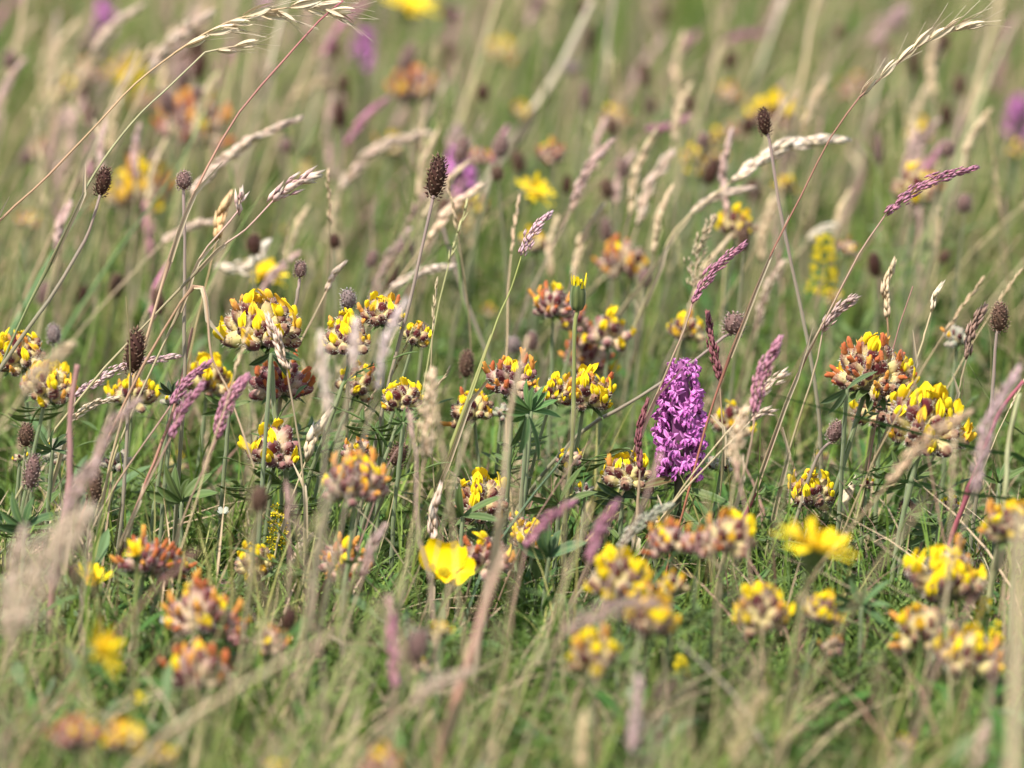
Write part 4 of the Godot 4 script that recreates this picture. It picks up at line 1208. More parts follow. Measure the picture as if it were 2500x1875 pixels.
func grasses() -> void:
	var pp = [PURPLE, PINK, Color(0.30, 0.22, 0.14)]
	var pm = [Color(0.33, 0.11, 0.17), Color(0.50, 0.25, 0.31), TAN]
	var pt = [TAN, PALE, STRAW]
	var pw = [Color(0.52, 0.37, 0.27), Color(0.61, 0.47, 0.37), TAN]
	var pv = [Color(0.36, 0.22, 0.20), Color(0.52, 0.38, 0.33), TAN]
	var pd = [Color(0.13, 0.035, 0.045), Color(0.24, 0.09, 0.10), TAN * 0.6]
	# tip, low end, width, distance, colours, label, stem, more
	for q in [
		[[2383, 409], [2165, 520], 44, 5.0, pp, "sharp mauve pink grass spike sweeping right on a long thin stalk", [[2140, 556], [2098, 620], [2020, 770], [1966, 875], [1920, 985], [1843, 1200]], {"sheath": Color(0.24, 0.06, 0.075), "n": 170, "spread": 0.16, "lumpy": 0.12}],
		[[1818, 596], [1692, 735], 36, 4.99, pp, "dark mauve grass spike slanting above the orchid", [[1660, 830]], {"n": 140}],
		[[1728, 765], [1756, 922], 32, 5.0, pd, "deep purple grass spike drooping over the orchid's top right", [[1762, 1000], [1770, 1100]], {"n": 150, "bow": 0.02, "spread": 0.2}],
		[[1580, 980], [1562, 1140], 26, 4.97, pd, "slender maroon grass spike standing left of the orchid", [[1560, 1200], [1554, 1320]], {"n": 140, "spread": 0.14, "lumpy": 0.1, "r": 0.0018}],
		[[1344, 520], [1274, 622], 36, 5.0, [PINK, Color(0.62, 0.45, 0.46), STRAW], "pale pink grass head alone on a green sheathed stalk, near the centre", [[1250, 700], [1212, 782], [1166, 909], [1085, 1133]], {"n": 80, "sheath": Color(0.22, 0.25, 0.07), "c1": Color(0.30, 0.33, 0.10), "lumpy": 0.4}],
		[[436, 870], [185, 962], 36, 5.02, [PINK, Color(0.62, 0.5, 0.44), STRAW], "mauve to straw grass spike lying behind the thick dark plantain", [[170, 1040]], {"n": 180, "spread": 0.2}],
		[[287, 970], [172, 1026], 30, 5.0, pt, "straw coloured little grass spike below the lying mauve one", [[165, 1060]], {"n": 60, "spread": 0.2}],
		[[513, 884], [420, 985], 34, 4.92, pp, "mauve grass spike crossing in front of the soft yellow vetch", [], {}],
		[[495, 940], [418, 1066], 36, 4.84, pp, "soft mauve grass spike just below and behind another mauve one", [], {}],
		[[604, 918], [530, 1066], 48, 4.85, pm, "plump magenta grass spike left of the sparse yellow vetch", [], {"n": 220, "spread": 0.2, "lumpy": 0.1}],
		[[1906, 826], [1842, 1006], 52, 4.85, pm, "plump blurred magenta grass spike right of the orchid", [[1830, 1100]], {"n": 260, "spread": 0.2, "lumpy": 0.1}],
		[[1916, 910], [1858, 960], 40, 4.93, pw, "pale straw spikelets poking out beside the magenta spike", [], {"n": 26, "len": 0.006}],
		[[1884, 1004], [1838, 1022], 34, 4.93, pw, "small pale straw spikelet tuft under the magenta spike", [], {"n": 18, "len": 0.006}],
		[[2088, 726], [2008, 805], 44, 5.03, pv, "dusty pink grass panicle left of the thin straw spike", [[1990, 900]], {"n": 60, "len": 0.0055}],
		[[2182, 645], [2166, 770], 28, 5.05, [TAN, STRAW, TAN], "upright narrow tan grass spike above the large rusty dome", [[2164, 860]], {"n": 40, "len": 0.007, "spread": 0.15, "c1": Color(0.30, 0.16, 0.10)}],
		[[2298, 695], [2276, 752], 16, 5.02, [STRAW, PALE, TAN], "tiny straw spikelet on a hair-thin stalk, right of the tan spike", [[2262, 800], [2233, 890]], {"n": 10, "len": 0.007, "spread": 0.1}],
		[[2404, 750], [2362, 870], 34, 5.04, [Color(0.16, 0.10, 0.075), Color(0.34, 0.22, 0.17), TAN], "dark brown grass spike between narrow vetch and brown plantain", [[2350, 910], [2325, 990]], {"n": 70, "len": 0.006, "spread": 0.25}],
		[[770, 428], [668, 488], 40, 4.99, [PINK, PALE, TAN], "small sharp grass panicle of mauve and straw spikelets, upper left", [[600, 560], [540, 600], [478, 660]], {"n": 34, "len": 0.0095, "lumpy": 0.5, "spread": 0.4}],
		[[592, 472], [584, 512], 30, 5.0, [PINK, PALE, TAN], "tiny forked pinkish spikelet left of the sharp mauve panicle", [[560, 540], [478, 637], [430, 760]], {"n": 9, "len": 0.008, "spread": 0.7}],
		[[557, 488], [532, 575], 30, 5.1, [Color(0.55, 0.33, 0.16), Color(0.66, 0.44, 0.24), TAN], "orange tan folded grass bud left of forked spikelet", [], {"n": 30, "len": 0.010, "spread": 0.1}],
		[[725, 292], [470, 470], 40, 5.24, pw, "long pale straw grass plume rising right, upper left of photo", [[409, 640]], {"n": 150, "spread": 0.12, "len": 0.008, "lumpy": 0.3}],
		[[345, 14], [226, 128], 36, 5.55, pw, "blurred pale plume near the top left corner", [[120, 260], [0, 444]], {"n": 130, "spread": 0.14, "len": 0.006}],
		[[512, 34], [364, 178], 50, 5.4, pw, "thick blurred pale plume behind the arching oat grass", [[310, 300]], {"n": 190, "spread": 0.2, "len": 0.007}],
		[[650, 595], [530, 650], 50, 5.3, [STRAW, Color(0.8, 0.72, 0.62), TAN], "blurred whitish plume bending over above the golden vetch", [[505, 720]], {"n": 110, "bow": -0.25, "len": 0.006, "lumpy": 0.4}],
		[[540, 538], [398, 590], 32, 5.3, pw, "blurred pale lying plume under the small round seed head", [], {"n": 100, "len": 0.006}],
		[[1046, 325], [832, 460], 44, 5.46, pw, "thick blurred straw plume arching left of the tall plantain", [[800, 560]], {"n": 170, "bow": 0.14, "len": 0.007}],
		[[1173, 456], [1050, 580], 32, 5.25, [Color(0.66, 0.44, 0.28), Color(0.76, 0.58, 0.42), TAN], "blurred peach grass plume behind the tallest plantain", [], {"n": 110, "len": 0.007, "spread": 0.12}],
		[[1636, 376], [1560, 545], 46, 5.36, pw, "blurred cream plume standing in the upper middle", [[1520, 640], [1450, 700]], {"n": 150, "lumpy": 0.4, "len": 0.007}],
		[[2058, 340], [1790, 440], 48, 5.2, [STRAW, Color(0.76, 0.62, 0.52), TAN], "long blurred cream plume bending right past the ragged plantain", [[1650, 560], [1600, 690]], {"n": 230, "bow": 0.12, "spread": 0.16, "len": 0.008, "lumpy": 0.3}],
		[[1830, 460], [1690, 520], 30, 5.25, pw, "blurred cream side plume below the long bending one", [[1640, 590]], {"n": 90, "bow": 0.1, "len": 0.007}],
		[[2035, 550], [1975, 590], 52, 5.42, [STRAW, Color(0.74, 0.70, 0.58), TAN], "far blurred whitish grass tuft right of dark stalk", [], {"n": 70, "len": 0.006}],
		[[1745, 530], [1695, 700], 78, 5.14, [Color(0.30, 0.23, 0.14), Color(0.46, 0.36, 0.24), TAN], "feathery olive brown grass panicle above the orchid", [], {"n": 120, "spread": 0.6, "lumpy": 0.4}],
		[[1103, 650], [960, 700], 34, 5.22, [Color(0.62, 0.46, 0.38), PALE, TAN], "blurred pinkish tan plume lying above the maroon spotted vetch", [], {"n": 90, "len": 0.006, "spread": 0.15}],
		[[1000, 560], [905, 760], 40, 5.34, pv, "blurred tan grass plume behind the tall plantain stalk", [], {"n": 120, "spread": 0.2}],
		[[1680, 284], [1580, 316], 38, 5.5, pm, "far blurred magenta spike lying sideways, upper right of centre", [], {"n": 160, "spread": 0.15, "bow": -0.1}],
		[[1236, 312], [1208, 405], 32, 5.5, pm, "far blurred magenta spike right of the magenta orchid", [], {"n": 150, "spread": 0.15}],
		[[238, 318], [222, 430], 34, 5.5, pm, "far blurred magenta spike above the left dark plantain", [[210, 520]], {"n": 150, "spread": 0.14}],
		[[355, 490], [368, 625], 36, 5.5, pm, "far blurred magenta spike left of the round seed head", [], {"n": 160, "spread": 0.14, "bow": 0.0}],
		[[566, 120], [530, 210], 40, 5.9, pm, "far blurred mauve spike under the arching oat grass", [], {"n": 140}],
		[[1700, 82], [1655, 140], 44, 5.85, pm, "far blurred magenta spike near the top, right of centre", [], {"n": 140}],
		[[1860, 84], [1775, 98], 36, 5.85, pp, "far blurred mauve spike lying flat near the top", [], {"n": 120}],
		[[660, -20], [640, 40], 60, 5.9, [PINK, Color(0.6, 0.4, 0.42), TAN], "far blurred rosy plume cut by the top edge, above oat grass", [], {"n": 120}],
		[[2215, 20], [2130, 110], 70, 5.8, [Color(0.46, 0.26, 0.27), Color(0.6, 0.42, 0.4), TAN], "far blurred rosy haze of grass at the top right", [], {"n": 160, "spread": 0.4}],
		[[2290, 295], [2235, 400], 40, 5.55, pv, "far blurred grey mauve plume left of the pink spike's tip", [], {"n": 110}],
		[[815, 195], [715, 240], 40, 5.8, [Color(0.55, 0.42, 0.22), STRAW, TAN], "far blurred golden plume left of the black head", [], {"n": 110}],
		[[1120, 310], [1105, 370], 60, 5.56, pv, "far blurred dusty plume directly above the magenta orchid", [], {"n": 100}],
		# nearer than the plane of focus
		[[340, 975], [232, 1130], 46, 4.58, pv, "blurred mauve plume crossing in front of the thick dark plantain's stalk", [], {"n": 160}],
		[[238, 1130], [160, 1260], 62, 4.5, pv, "blurred mauve plume below the soft edged plantain", [], {"n": 150}],
		[[180, 840], [60, 960], 62, 4.55, [TAN, STRAW, TAN], "blurred tan plume veiling the yellow vetch pair at left", [], {"n": 150, "spread": 0.4}],
		[[225, 1240], [40, 1530], 150, 4.2, [Color(0.54, 0.40, 0.28), Color(0.66, 0.52, 0.40), STRAW], "huge blurred pinkish tan plume at the lower left", [], {"n": 560, "spread": 0.25}],
		[[60, 1290], [24, 1560], 56, 4.25, pw, "pale blurred plume at the left edge, lower half", [], {"n": 180, "spread": 0.2}],
		[[990, 735], [922, 950], 34, 4.52, [Color(0.56, 0.42, 0.40), Color(0.7, 0.58, 0.54), TAN], "blurred mauve plume leaning across the maroon spotted vetch", [], {"n": 150, "spread": 0.2}],
		[[868, 785], [862, 900], 30, 4.5, [Color(0.56, 0.42, 0.38), Color(0.7, 0.56, 0.5), TAN], "blurred upright pinkish plume veiling the bright yellow vetch", [], {"n": 120, "spread": 0.2, "bow": 0.0}],
		[[782, 815], [800, 1010], 40, 4.5, [Color(0.52, 0.40, 0.34), Color(0.66, 0.54, 0.46), TAN], "blurred brownish plume right of the broad golden vetch", [], {"n": 150, "spread": 0.25, "bow": 0.0}],
		[[1058, 905], [1040, 1110], 66, 4.68, [Color(0.55, 0.38, 0.24), Color(0.68, 0.52, 0.36), TAN], "feathery blurred tan plume in front of the cream vetch", [], {"n": 170, "spread": 0.35, "bow": 0.02}],
		[[655, 775], [700, 900], 36, 4.93, [Color(0.46, 0.32, 0.24), Color(0.62, 0.48, 0.38), TAN], "twisted brown grass spike hanging in front of the golden vetch", [], {"n": 60, "len": 0.006, "spread": 0.3, "bow": 0.0}],
		[[1400, 1225], [1284, 1335], 36, 4.62, pm, "blurred magenta spike crossing the cream vetch", [[1255, 1480], [1240, 1600]], {"n": 170, "spread": 0.18}],
		[[1506, 1228], [1440, 1370], 44, 4.5, pm, "blurred mauve spike above the bright yellow blurred vetch", [], {"n": 170, "spread": 0.2}],
		[[1638, 1232], [1510, 1335], 36, 4.78, [Color(0.34, 0.36, 0.22), Color(0.52, 0.46, 0.38), GREEN], "pale green grass spike lying below the orchid", [], {"n": 170, "spread": 0.15}],
		[[950, 1462], [966, 1680], 44, 4.4, pm, "blurred magenta spike standing low left of centre", [], {"n": 200, "spread": 0.14, "bow": 0.0}],
		[[940, 1285], [890, 1400], 34, 4.66, pv, "blurred mauve plume touching the buttercup's left side", [], {"n": 110}],
		[[2370, 1005], [2170, 1180], 46, 4.6, [Color(0.58, 0.36, 0.22), Color(0.66, 0.48, 0.32), TAN], "blurred orange tan plume across the wide yellow vetch", [], {"n": 150, "spread": 0.15}],
		[[2488, 900], [2380, 1200], 50, 4.55, [Color(0.44, 0.27, 0.29), Color(0.58, 0.42, 0.42), TAN], "blurred mauve plume near the right edge", [], {"n": 200, "spread": 0.2}],
		[[1822, 1000], [1798, 1140], 54, 4.66, [Color(0.62, 0.46, 0.30), Color(0.70, 0.54, 0.38), TAN], "blurred peach plume right of the orchid's base", [], {"n": 110, "spread": 0.4}],
		[[1915, 640], [1850, 800], 46, 5.3, pw, "blurred cream streak of grass left of the dusty pink panicle", [[1820, 950]], {"n": 120, "spread": 0.15}],
		[[1600, 1470], [1380, 1540], 60, 4.28, pv, "very blurred mauve tan plume veiling the lower middle", [], {"n": 150, "spread": 0.3}],
		[[1155, 1640], [1000, 1720], 60, 4.28, pw, "very blurred pale plume low in the middle", [], {"n": 140, "spread": 0.3}],
		[[1870, 1690], [1790, 1860], 62, 4.25, [Color(0.62, 0.46, 0.24), STRAW, TAN], "very blurred golden plume at the bottom, right of centre", [], {"n": 150, "spread": 0.3}],
		[[2410, 1770], [2385, 1875], 50, 4.25, pw, "very blurred pale plume near the bottom right corner", [], {"n": 110}],
		[[1430, 1740], [1418, 1870], 36, 4.2, [Color(0.66, 0.46, 0.26), STRAW, TAN], "very blurred orange straw plume at the bottom middle", [], {"n": 110, "spread": 0.1, "bow": 0.0}],
		[[1560, 1660], [1545, 1840], 46, 4.25, [Color(0.42, 0.28, 0.28), Color(0.56, 0.40, 0.38), TAN], "very blurred mauve plume at the bottom, right of the straw one", [], {"n": 150, "bow": 0.0}],
		[[745, 1325], [718, 1372], 26, 5.0, pw, "sharp folded straw spikelet leaning right in low grass", [], {"n": 26, "len": 0.011, "spread": 0.12}],
		[[1072, 1200], [1062, 1330], 24, 4.9, pw, "dry pale straw head standing beside the crisp yellow vetch", [], {"n": 40, "len": 0.009, "spread": 0.1}],
		[[790, 1025], [752, 1110], 26, 4.98, [STRAW, PALE, TAN], "folded dry straw blade beside the sparse yellow vetch", [], {"n": 40, "len": 0.012, "spread": 0.06}],
		[[2080, 1185], [2062, 1250], 20, 5.0, [STRAW, PALE, TAN], "short dry straw spikelet right of the yellow maroon vetch", [], {"n": 22, "len": 0.011, "spread": 0.06}],
		[[836, 648], [800, 705], 18, 5.08, pw, "small straw spikelet above the woolly greyish seed head", [], {"n": 26, "len": 0.007, "spread": 0.1}],
	]:
		spike(q[0], q[1], q[2], q[3], q[4], q[5], q[6], q[7])
	oat([[424, 131], [500, 82], [579, 46], [680, 22], [760, 16], [816, 30]], [[330, 205], [240, 300], [120, 425], [0, 536], [-90, 640]], 4.98,
		[[0.08, 24, 66], [0.2, 12, 80], [0.3, -14, 62], [0.42, 22, 84], [0.5, -6, 74], [0.58, -30, 60], [0.66, 14, 80], [0.74, -18, 66], [0.82, 6, 72], [0.9, -22, 60], [1.0, -34, 56], [0.35, 0, 60], [0.95, 4, 60]],
		[TAN, PALE], "large tan oat grass arching across the top left", 0.006, Color(0.34, 0.16, 0.13), Color(0.52, 0.36, 0.20))
	oat([[2097, 239], [2160, 182], [2230, 122], [2300, 84], [2344, 70]], [[2028, 336], [1955, 480], [1874, 637], [1816, 782], [1746, 967], [1700, 1130], [1665, 1257]], 4.97,
		[[0.02, 52, 60], [0.2, 48, 66], [0.36, 44, 64], [0.5, 46, 70], [0.62, 34, 70], [0.74, 36, 68], [0.86, 26, 66], [1.0, 16, 62]],
		[STRAW, PALE], "slender awned oat grass leaning right, its reddish stalk passing before the orchid", 0.016, Color(0.36, 0.12, 0.07), Color(0.30, 0.16, 0.12))
	oat([[500, 128], [545, 118], [580, 112]], [[420, 205], [320, 301], [228, 424], [160, 560]], 5.0,
		[[0.3, -4, 50], [0.8, 12, 60], [1.0, 4, 44]], [TAN, PALE], "thin oat grass with three pale spikelets just under the large arching one", 0.004, Color(0.22, 0.26, 0.10), Color(0.42, 0.38, 0.24))
	# bare stalks and blades
	for q in [
		[[[838, 2], [780, 50], [690, 150], [583, 274], [501, 413], [450, 520], [409, 637], [359, 813]], 4.98, 0.0008, Color(0.55, 0.42, 0.24), Color(0.34, 0.10, 0.13), "long pink and straw stalk slanting to the top edge, bent at a joint"],
		[[[189, 890], [172, 1000], [170, 1160], [158, 1260]], 4.86, 0.0021, Color(0.30, 0.17, 0.16), Color(0.34, 0.18, 0.16), "thick pinkish brown upright stem near the left edge"],
		[[[1290, 820], [1245, 1010], [1225, 1200]], 4.7, 0.0014, Color(0.46, 0.36, 0.26), TAN, "soft grey tan stalk in front of the spiky leaves"],
		[[[1236, 1340], [1190, 1460], [1139, 1625]], 4.54, 0.0024, Color(0.46, 0.20, 0.16), Color(0.52, 0.36, 0.26), "blurred brick pink stem slanting right of the buttercup"],
		[[[1658, 1567], [1735, 1640], [1804, 1710], [1889, 1860]], 4.6, 0.0008, PALE * 0.7, PALE * 0.7, "pale grey dead stalk slanting down to the bottom right"],
		[[[850, 1530], [700, 1610], [550, 1700], [386, 1814]], 4.4, 0.0013, STRAW, TAN, "long blurred straw stalk lying diagonally at lower left"],
		[[[340, 120], [300, 200], [235, 330], [150, 520]], 5.3, 0.0010, TAN, TAN, "blurred brown stalk left of the blurred orange vetch"],
		[[[2490, 1250], [2486, 1480], [2476, 1875]], 4.2, 0.0036, Color(0.52, 0.42, 0.26), Color(0.56, 0.44, 0.28), "broad blurred tan stalk along the right edge"],
		[[[1447, 0], [1360, 180], [1270, 320]], 5.7, 0.0026, PALE * 0.9, PALE * 0.9, "far blurred pale thick stalk at top centre"],
		[[[620, 1140], [560, 960], [520, 870], [480, 700]], 4.95, 0.0008, Color(0.45, 0.25, 0.16), TAN, "thin orange tan stem rising left of the sparse yellow vetch"],
		[[[2499, 930], [2440, 1010], [2395, 1130]], 4.9, 0.0015, Color(0.36, 0.10, 0.12), Color(0.34, 0.10, 0.13), "reddish stalk cut by the right edge below the brown plantain"],
		[[[2490, 960], [2462, 1080], [2448, 1230]], 4.85, 0.0016, Color(0.36, 0.36, 0.18), Color(0.42, 0.40, 0.22), "pale green stalk cut by the right edge, beside the reddish one"],
		[[[1100, 1420], [1060, 1600], [1040, 1700]], 4.6, 0.0012, TAN, TAN, "blurred tan stem hanging down from beneath the buttercup"],
		[[[470, 800], [420, 1010], [330, 1240]], 5.0, 0.0011, Color(0.34, 0.15, 0.12), Color(0.40, 0.22, 0.16), "thin red brown stem running down past the leaf rosette"],
	]:
		bare_stalk(q[0], q[1], q[2], q[3], q[4], q[5])
	for q in [
		[[[1868, 958], [1990, 990], [2148, 1030], [2300, 1070], [2406, 1098], [2520, 1134]], 4.86, Color(0.07, 0.14, 0.05), Color(0.09, 0.18, 0.06), "long dark green blade lying across under the rusty dome", 0.0017],
		[[[1990, 1128], [2100, 1150], [2344, 1200], [2520, 1240]], 4.84, Color(0.07, 0.15, 0.06), Color(0.09, 0.18, 0.07), "second long green blade lying below the first one", 0.0016],
		[[[2170, 1045], [2000, 1100], [1880, 1150], [1780, 1210]], 4.8, Color(0.09, 0.18, 0.07), Color(0.10, 0.2, 0.08), "curved faint green blade crossing below the orchid's right side", 0.0016],
		[[[520, 240], [430, 420], [330, 560], [235, 700]], 5.35, Color(0.13, 0.24, 0.08), Color(0.20, 0.28, 0.13), "blurred broad pale green blade behind the left plantain", 0.0026],
		[[[240, 470], [170, 560], [60, 760]], 5.3, Color(0.14, 0.26, 0.10), Color(0.22, 0.32, 0.16), "blurred broad blade curving along the left edge", 0.0034],
		[[[690, 400], [610, 520], [520, 680], [430, 860]], 5.2, Color(0.22, 0.30, 0.08), Color(0.26, 0.32, 0.12), "blurred yellow green blade slanting below the small panicle", 0.0014],
		[[[2500, 20], [2420, 190], [2345, 400]], 5.65, Color(0.26, 0.30, 0.14), Color(0.40, 0.38, 0.22), "far blurred pale blade at the top right", 0.0044],
		[[[1195, 890], [1130, 740], [1085, 600]], 5.2, Color(0.16, 0.25, 0.07), Color(0.2, 0.28, 0.1), "soft green blade bending below the tallest plantain", 0.0012],
		[[[1210, 1010], [1130, 1130], [1085, 1260]], 4.97, Color(0.04, 0.10, 0.02), Color(0.06, 0.14, 0.03), "hair thin dark green blade below the yellow maroon vetch", 0.0006],
		[[[1400, 1075], [1360, 1140], [1290, 1230]], 4.93, Color(0.10, 0.16, 0.09), Color(0.14, 0.20, 0.12), "blunt grey green blade below the hawkbit's stalk", 0.0022],
		[[[2350, 860], [2440, 1010], [2520, 1080]], 5.05, Color(0.2, 0.26, 0.09), Color(0.24, 0.28, 0.12), "thin pale green blade falling right past the dark brown spike", 0.0009],
	]:
		bare_stalk(q[0], q[1], 0.001, q[2], q[3], q[4], "meadow_grass", q[5])

func small_things() -> void:
	leafy(1296, 1004, 4.97, 76, [20, 48, 66, 84, 105, 132, 158, 186, 212, 345], "star of pointed green leaves under the cream spotted vetch", 0.22, Color(0.06, 0.14, 0.035))
	leafy(1288, 1012, 4.95, 130, [262, 284, 240], "long green leaves hanging under the pointed star", 0.16, Color(0.06, 0.12, 0.045))
	leafy(444, 1225, 4.98, 96, [24, 50, 72, 96, 118, 142, 165, 10], "fan of dark silver edged leaflets low at left", 0.26)
	leafy(985, 1030, 4.97, 42, [0, 40, 80, 120, 160, 190, 225, 260, 310], "small spiky leaf collar under the cream yellow vetch", 0.2, Color(0.08, 0.15, 0.04))
	leafy(662, 862, 4.96, 74, [325, 300, 348, 215], "dark folded leaves hanging under the broad golden vetch", 0.26, Color(0.03, 0.055, 0.022))
	leafy(2068, 950, 4.97, 82, [40, 228, 205, 245], "drooping pair of long leaves under the large rusty dome", 0.2, Color(0.07, 0.12, 0.05))
	leafy(2215, 1180, 5.0, 100, [15, 38, 70, 110, 150, 190, 340], "grey green leafy shoot with thin pointed leaflets at right", 0.17)
	leafy(2105, 1480, 4.8, 90, [10, 45, 80, 115, 150, 185, 330], "soft blurred star of green leaves right of the yellow heads", 0.2, Color(0.06, 0.13, 0.045))
	leafy(2290, 1290, 4.98, 92, [5, 30, 160, 190, 215, 330], "curled narrow leaves above the silvery topped vetch", 0.18, Color(0.08, 0.14, 0.06))
	leafy(128, 1098, 4.98, 60, [30, 60, 95, 130, 160, 200, 340], "short dark leaflets round a silvery bud at left", 0.22, Color(0.04, 0.075, 0.03))
	leafy(420, 962, 5.0, 46, [40, 70, 100, 130, 160], "folded dark silvery leaflets like a small comb", 0.26, Color(0.05, 0.07, 0.045))
	leafy(1365, 1230, 4.97, 100, [15, 50, 80, 130, 165, 200], "dark leaf spray low between two yellow vetch heads", 0.2)
	leafy(1130, 1260, 4.95, 105, [20, 8, 165, 140, 100], "long leaflets spreading behind the crisp yellow vetch", 0.2)
	leafy(690, 1180, 5.02, 92, [20, 45, 330, 150, 180], "grey leaflets below the sparse yellow vetch", 0.2)
	leafy(1520, 1215, 5.0, 90, [15, 40, 150, 170, 200], "dark leaflets under the vetch beside the orchid", 0.22, Color(0.05, 0.085, 0.05))
	leafy(1340, 1360, 4.9, 92, [60, 85, 110, 30, 150], "upright rounded leaflets right of the splayed orange vetch", 0.3, Color(0.06, 0.12, 0.05))
	leafy(1300, 1480, 4.95, 120, [100, 130, 160, 60, 20], "dark straight leaves deep in the turf below the buttercup", 0.2, Color(0.045, 0.11, 0.03))
	leafy(60, 1290, 4.9, 100, [70, 110, 140, 30, 170], "dark leaves low at the left edge", 0.22, Color(0.04, 0.09, 0.03))
	leafy(2440, 1180, 5.0, 80, [20, 60, 110, 150], "narrow leaves by the right edge under a reddish stalk", 0.18)
	leafy(560, 995, 5.02, 70, [200, 178, 20, 150], "pale leaflets between magenta spike and golden vetch", 0.2)
	bedstraw(680, 1285, 56, 110, 5.0, 60, "little plume of tiny yellow bedstraw flowers in sharp turf")
	bedstraw(2012, 645, 75, 150, 5.34, 110, "blurred yellow green bedstraw plume, right of the dark stalk", 0.8)
	bedstraw(2402, 1490, 44, 60, 4.8, 34, "low yellow bedstraw behind the lowest right vetch, upper of two")
	bedstraw(2432, 1548, 34, 60, 4.77, 26, "low yellow bedstraw behind the lowest right vetch, lower of two")
	bedstraw(1662, 1625, 34, 40, 4.72, 24, "small yellow bedstraw low in the turf under amber vetch")
	bedstraw(343, 1704, 24, 26, 4.66, 12, "tiny yellow bedstraw dot low at left")
	for q in [[545, 1255, 5.0, "small white five petalled flower near the leaf fan"], [405, 1522, 4.8, "tiny blurred white flower left of the long orange curls"]]:
		var c = P(q[0], q[1], q[2])
		var pts = down(c, Vector3.DOWN, [], q[2])
		var o = thing("mouse_ear", q[3], "flower", pts[0])
		part(o, "stem", stem_mesh(pts, pts[0], 0.0008, 0.0006, GREEN, GREEN * 1.4, M.stem))
		for i in 5:
			var m := MB.new()
			var pth := PackedVector3Array()
			for k in 5:
				pth.append(Vector3(0, 0.0026 * k / 4.0, 0.0030 * k / 4.0))
			m.blade(pth, [0.0005, 0.0010, 0.0013, 0.0013, 0.0008], Vector3.RIGHT, [Color(0.45, 0.5, 0.36), Color(0.46, 0.47, 0.41)], [Color(0.42, 0.44, 0.36), Color(0.48, 0.49, 0.44)])
			part(o, "petal", m.mesh(M.petal), Transform3D(Basis(Vector3.RIGHT, 0.4) * Basis(Vector3.UP, i * TAU / 5), c - pts[0]))

const MARKS := [["top edge plantain", 1436, 96], ["tilted yellow daisy", 1305, 470], ["magenta orchid", 1123, 410], ["awned oat's tip", 2300, 84], ["orange capped vetch", 1008, 200], ["ragged plantain", 1866, 297],
	["arching oat's tip", 790, 20], ["small round seed head", 449, 440], ["tallest plantain", 1066, 430], ["sharp pink spike's tip", 2383, 409], ["bowed left plantain", 252, 442], ["violet orchid", 256, 45], ["pale pink grass head", 1310, 570],
	["pink far orchid", 888, 116], ["lilac orchid", 2485, 280], ["long bending plume", 1920, 390], ["rosy lying spike", 1625, 300], ["long pale plume", 600, 380], ["top yellow daisy", 1000, 20], ["far yellow vetch dome", 1882, 270], ["olive daisy", 312, 180]]
var said := {}

func where_far(kind: String, x: float, y: float) -> String:
	# which landmark a far head stands next to, so that one can find it
	var order := MARKS.duplicate()
	order.sort_custom(func(p, q): return Vector2(p[1] - x, p[2] - y).length() < Vector2(q[1] - x, q[2] - y).length())
	for o in order:
		var d = Vector2(x - o[1], y - o[2])
		var way = "right of" if d.x > 0 else "left of"
		if absf(d.y) > absf(d.x) * 1.8:
			way = "above" if d.y < 0 else "below"
		elif absf(d.y) > absf(d.x) * 0.55:
			way = ("above and " if d.y < 0 else "below and ") + way
		var far = "close " if d.length() < 110.0 else ("" if d.length() < 240.0 else "well ")
		var text = "far blurred %s %s%s the %s" % [kind, far, way, o[0]]
		if not said.has(text):
			said[text] = true
			return text
	return "far blurred " + kind

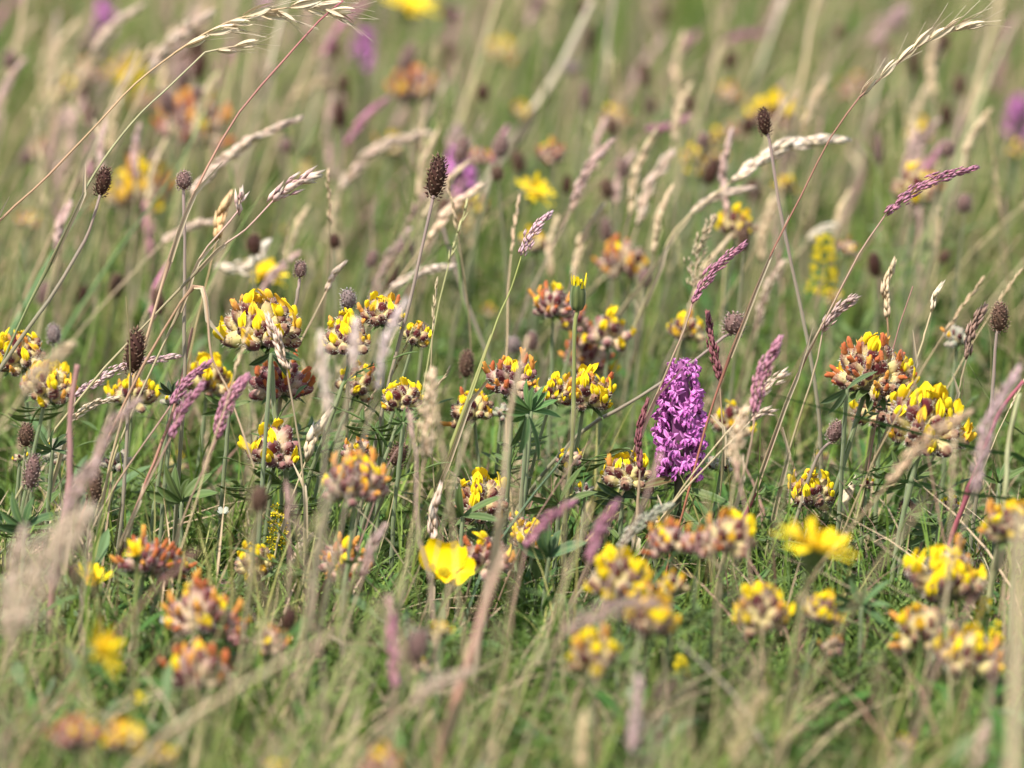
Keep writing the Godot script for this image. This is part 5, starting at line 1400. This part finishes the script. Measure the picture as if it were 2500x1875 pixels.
func far_things() -> void:
	# the many soft heads behind
	var pt = [[TAN * 0.9, STRAW, STRAW], [Color(0.40, 0.24, 0.21), Color(0.54, 0.38, 0.33), TAN], [Color(0.36, 0.12, 0.19), Color(0.5, 0.24, 0.31), TAN]]
	for i in 62:
		var d = R(5.25, 6.15)
		var h = R(0.10, 0.17)
		# the height at which a head of that height appears, so that each stands on the ground
		var py = 937.5 - (h - EYE + d * sa) / ca / (K * d / FOCUS)
		var px = R(0, 2500)
		if py < 0.0:
			continue
		var long = i % 2 == 0
		seed_head(px, py, R(32, 46), R(56, 84) if long else R(36, 48), R(-16, 22), d, ["dark", "brown", "rose"][i % 3], where_far(["dark", "brown", "rosy"][i % 3] + (" oval head" if long else " round head"), px, py), [], "brown seed heads of the far meadow", "far_seed_head")
	for i in 72:
		var d = R(5.25, 6.15)
		var h = R(0.11, 0.19)
		var py = 937.5 - (h - EYE + d * sa) / ca / (K * d / FOCUS)
		var x = R(-50, 2450)
		var len = R(100, 210)
		var lean = R(-10, 110)
		if py + len < 10.0:
			continue
		var k = [0, 1, 0, 0, 1, 2, 0, 1, 0, 1][i % 10]
		spike([x + lean, py], [x, py + len], R(22, 36), d, pt[k], where_far(["tan grass plume", "dusky grass plume", "magenta grass spike"][k], x + lean * 0.5, maxf(0.0, py + len * 0.5)), [], {"n": 80, "group": ["tan plumes of the far meadow", "dusky plumes of the far meadow", "magenta spikes of the far meadow"][k], "name": ["far_tan_plume", "far_dusky_plume", "far_magenta_spike"][k], "len": 0.007, "spread": 0.13, "lumpy": 0.12, "c1": vary([STRAW, Color(0.42, 0.28, 0.24), Color(0.36, 0.34, 0.16)])})
	for q in [[1758, 102, 1680, 350], [1917, -10, 1849, 186], [2001, -10, 1955, 190], [2440, -10, 2340, 373], [141, 30, 120, 310], [802, 85, 758, 315], [1215, -10, 1119, 316], [1500, -10, 1470, 200], [620, 60, 600, 300], [2160, 130, 2110, 350], [700, -10, 640, 230], [60, -10, 20, 200]]:
		var py = maxf(0.0, q[1])
		bare_stalk([[q[0], q[1]], [(q[0] + q[2]) * 0.5 + R(-6, 6), (q[1] + q[3]) * 0.5], [q[2], q[3]]], R(5.6, 5.9), R(0.0012, 0.0018), vary([STRAW, TAN, Color(0.36, 0.38, 0.18)]), vary([PALE, STRAW, Color(0.50, 0.38, 0.32)]), where_far("pale tall stalk", q[0], py))
	for i in 22:
		var d = R(5.3, 6.0)
		var h = R(0.08, 0.13)
		var py = 937.5 - (h - EYE + d * sa) / ca / (K * d / FOCUS)
		var px = R(0, 2500)
		if py < 0.0:
			continue
		var st = ["old", "gold", "rust", "mixed"][i % 4]
		vetch(px, py, R(60, 95), d, st, 9, R(-10, 14), where_far({"old": "orange vetch head", "gold": "amber vetch head", "rust": "rusty vetch head", "mixed": "maroon yellow vetch head"}[st], px, py), [], 1)
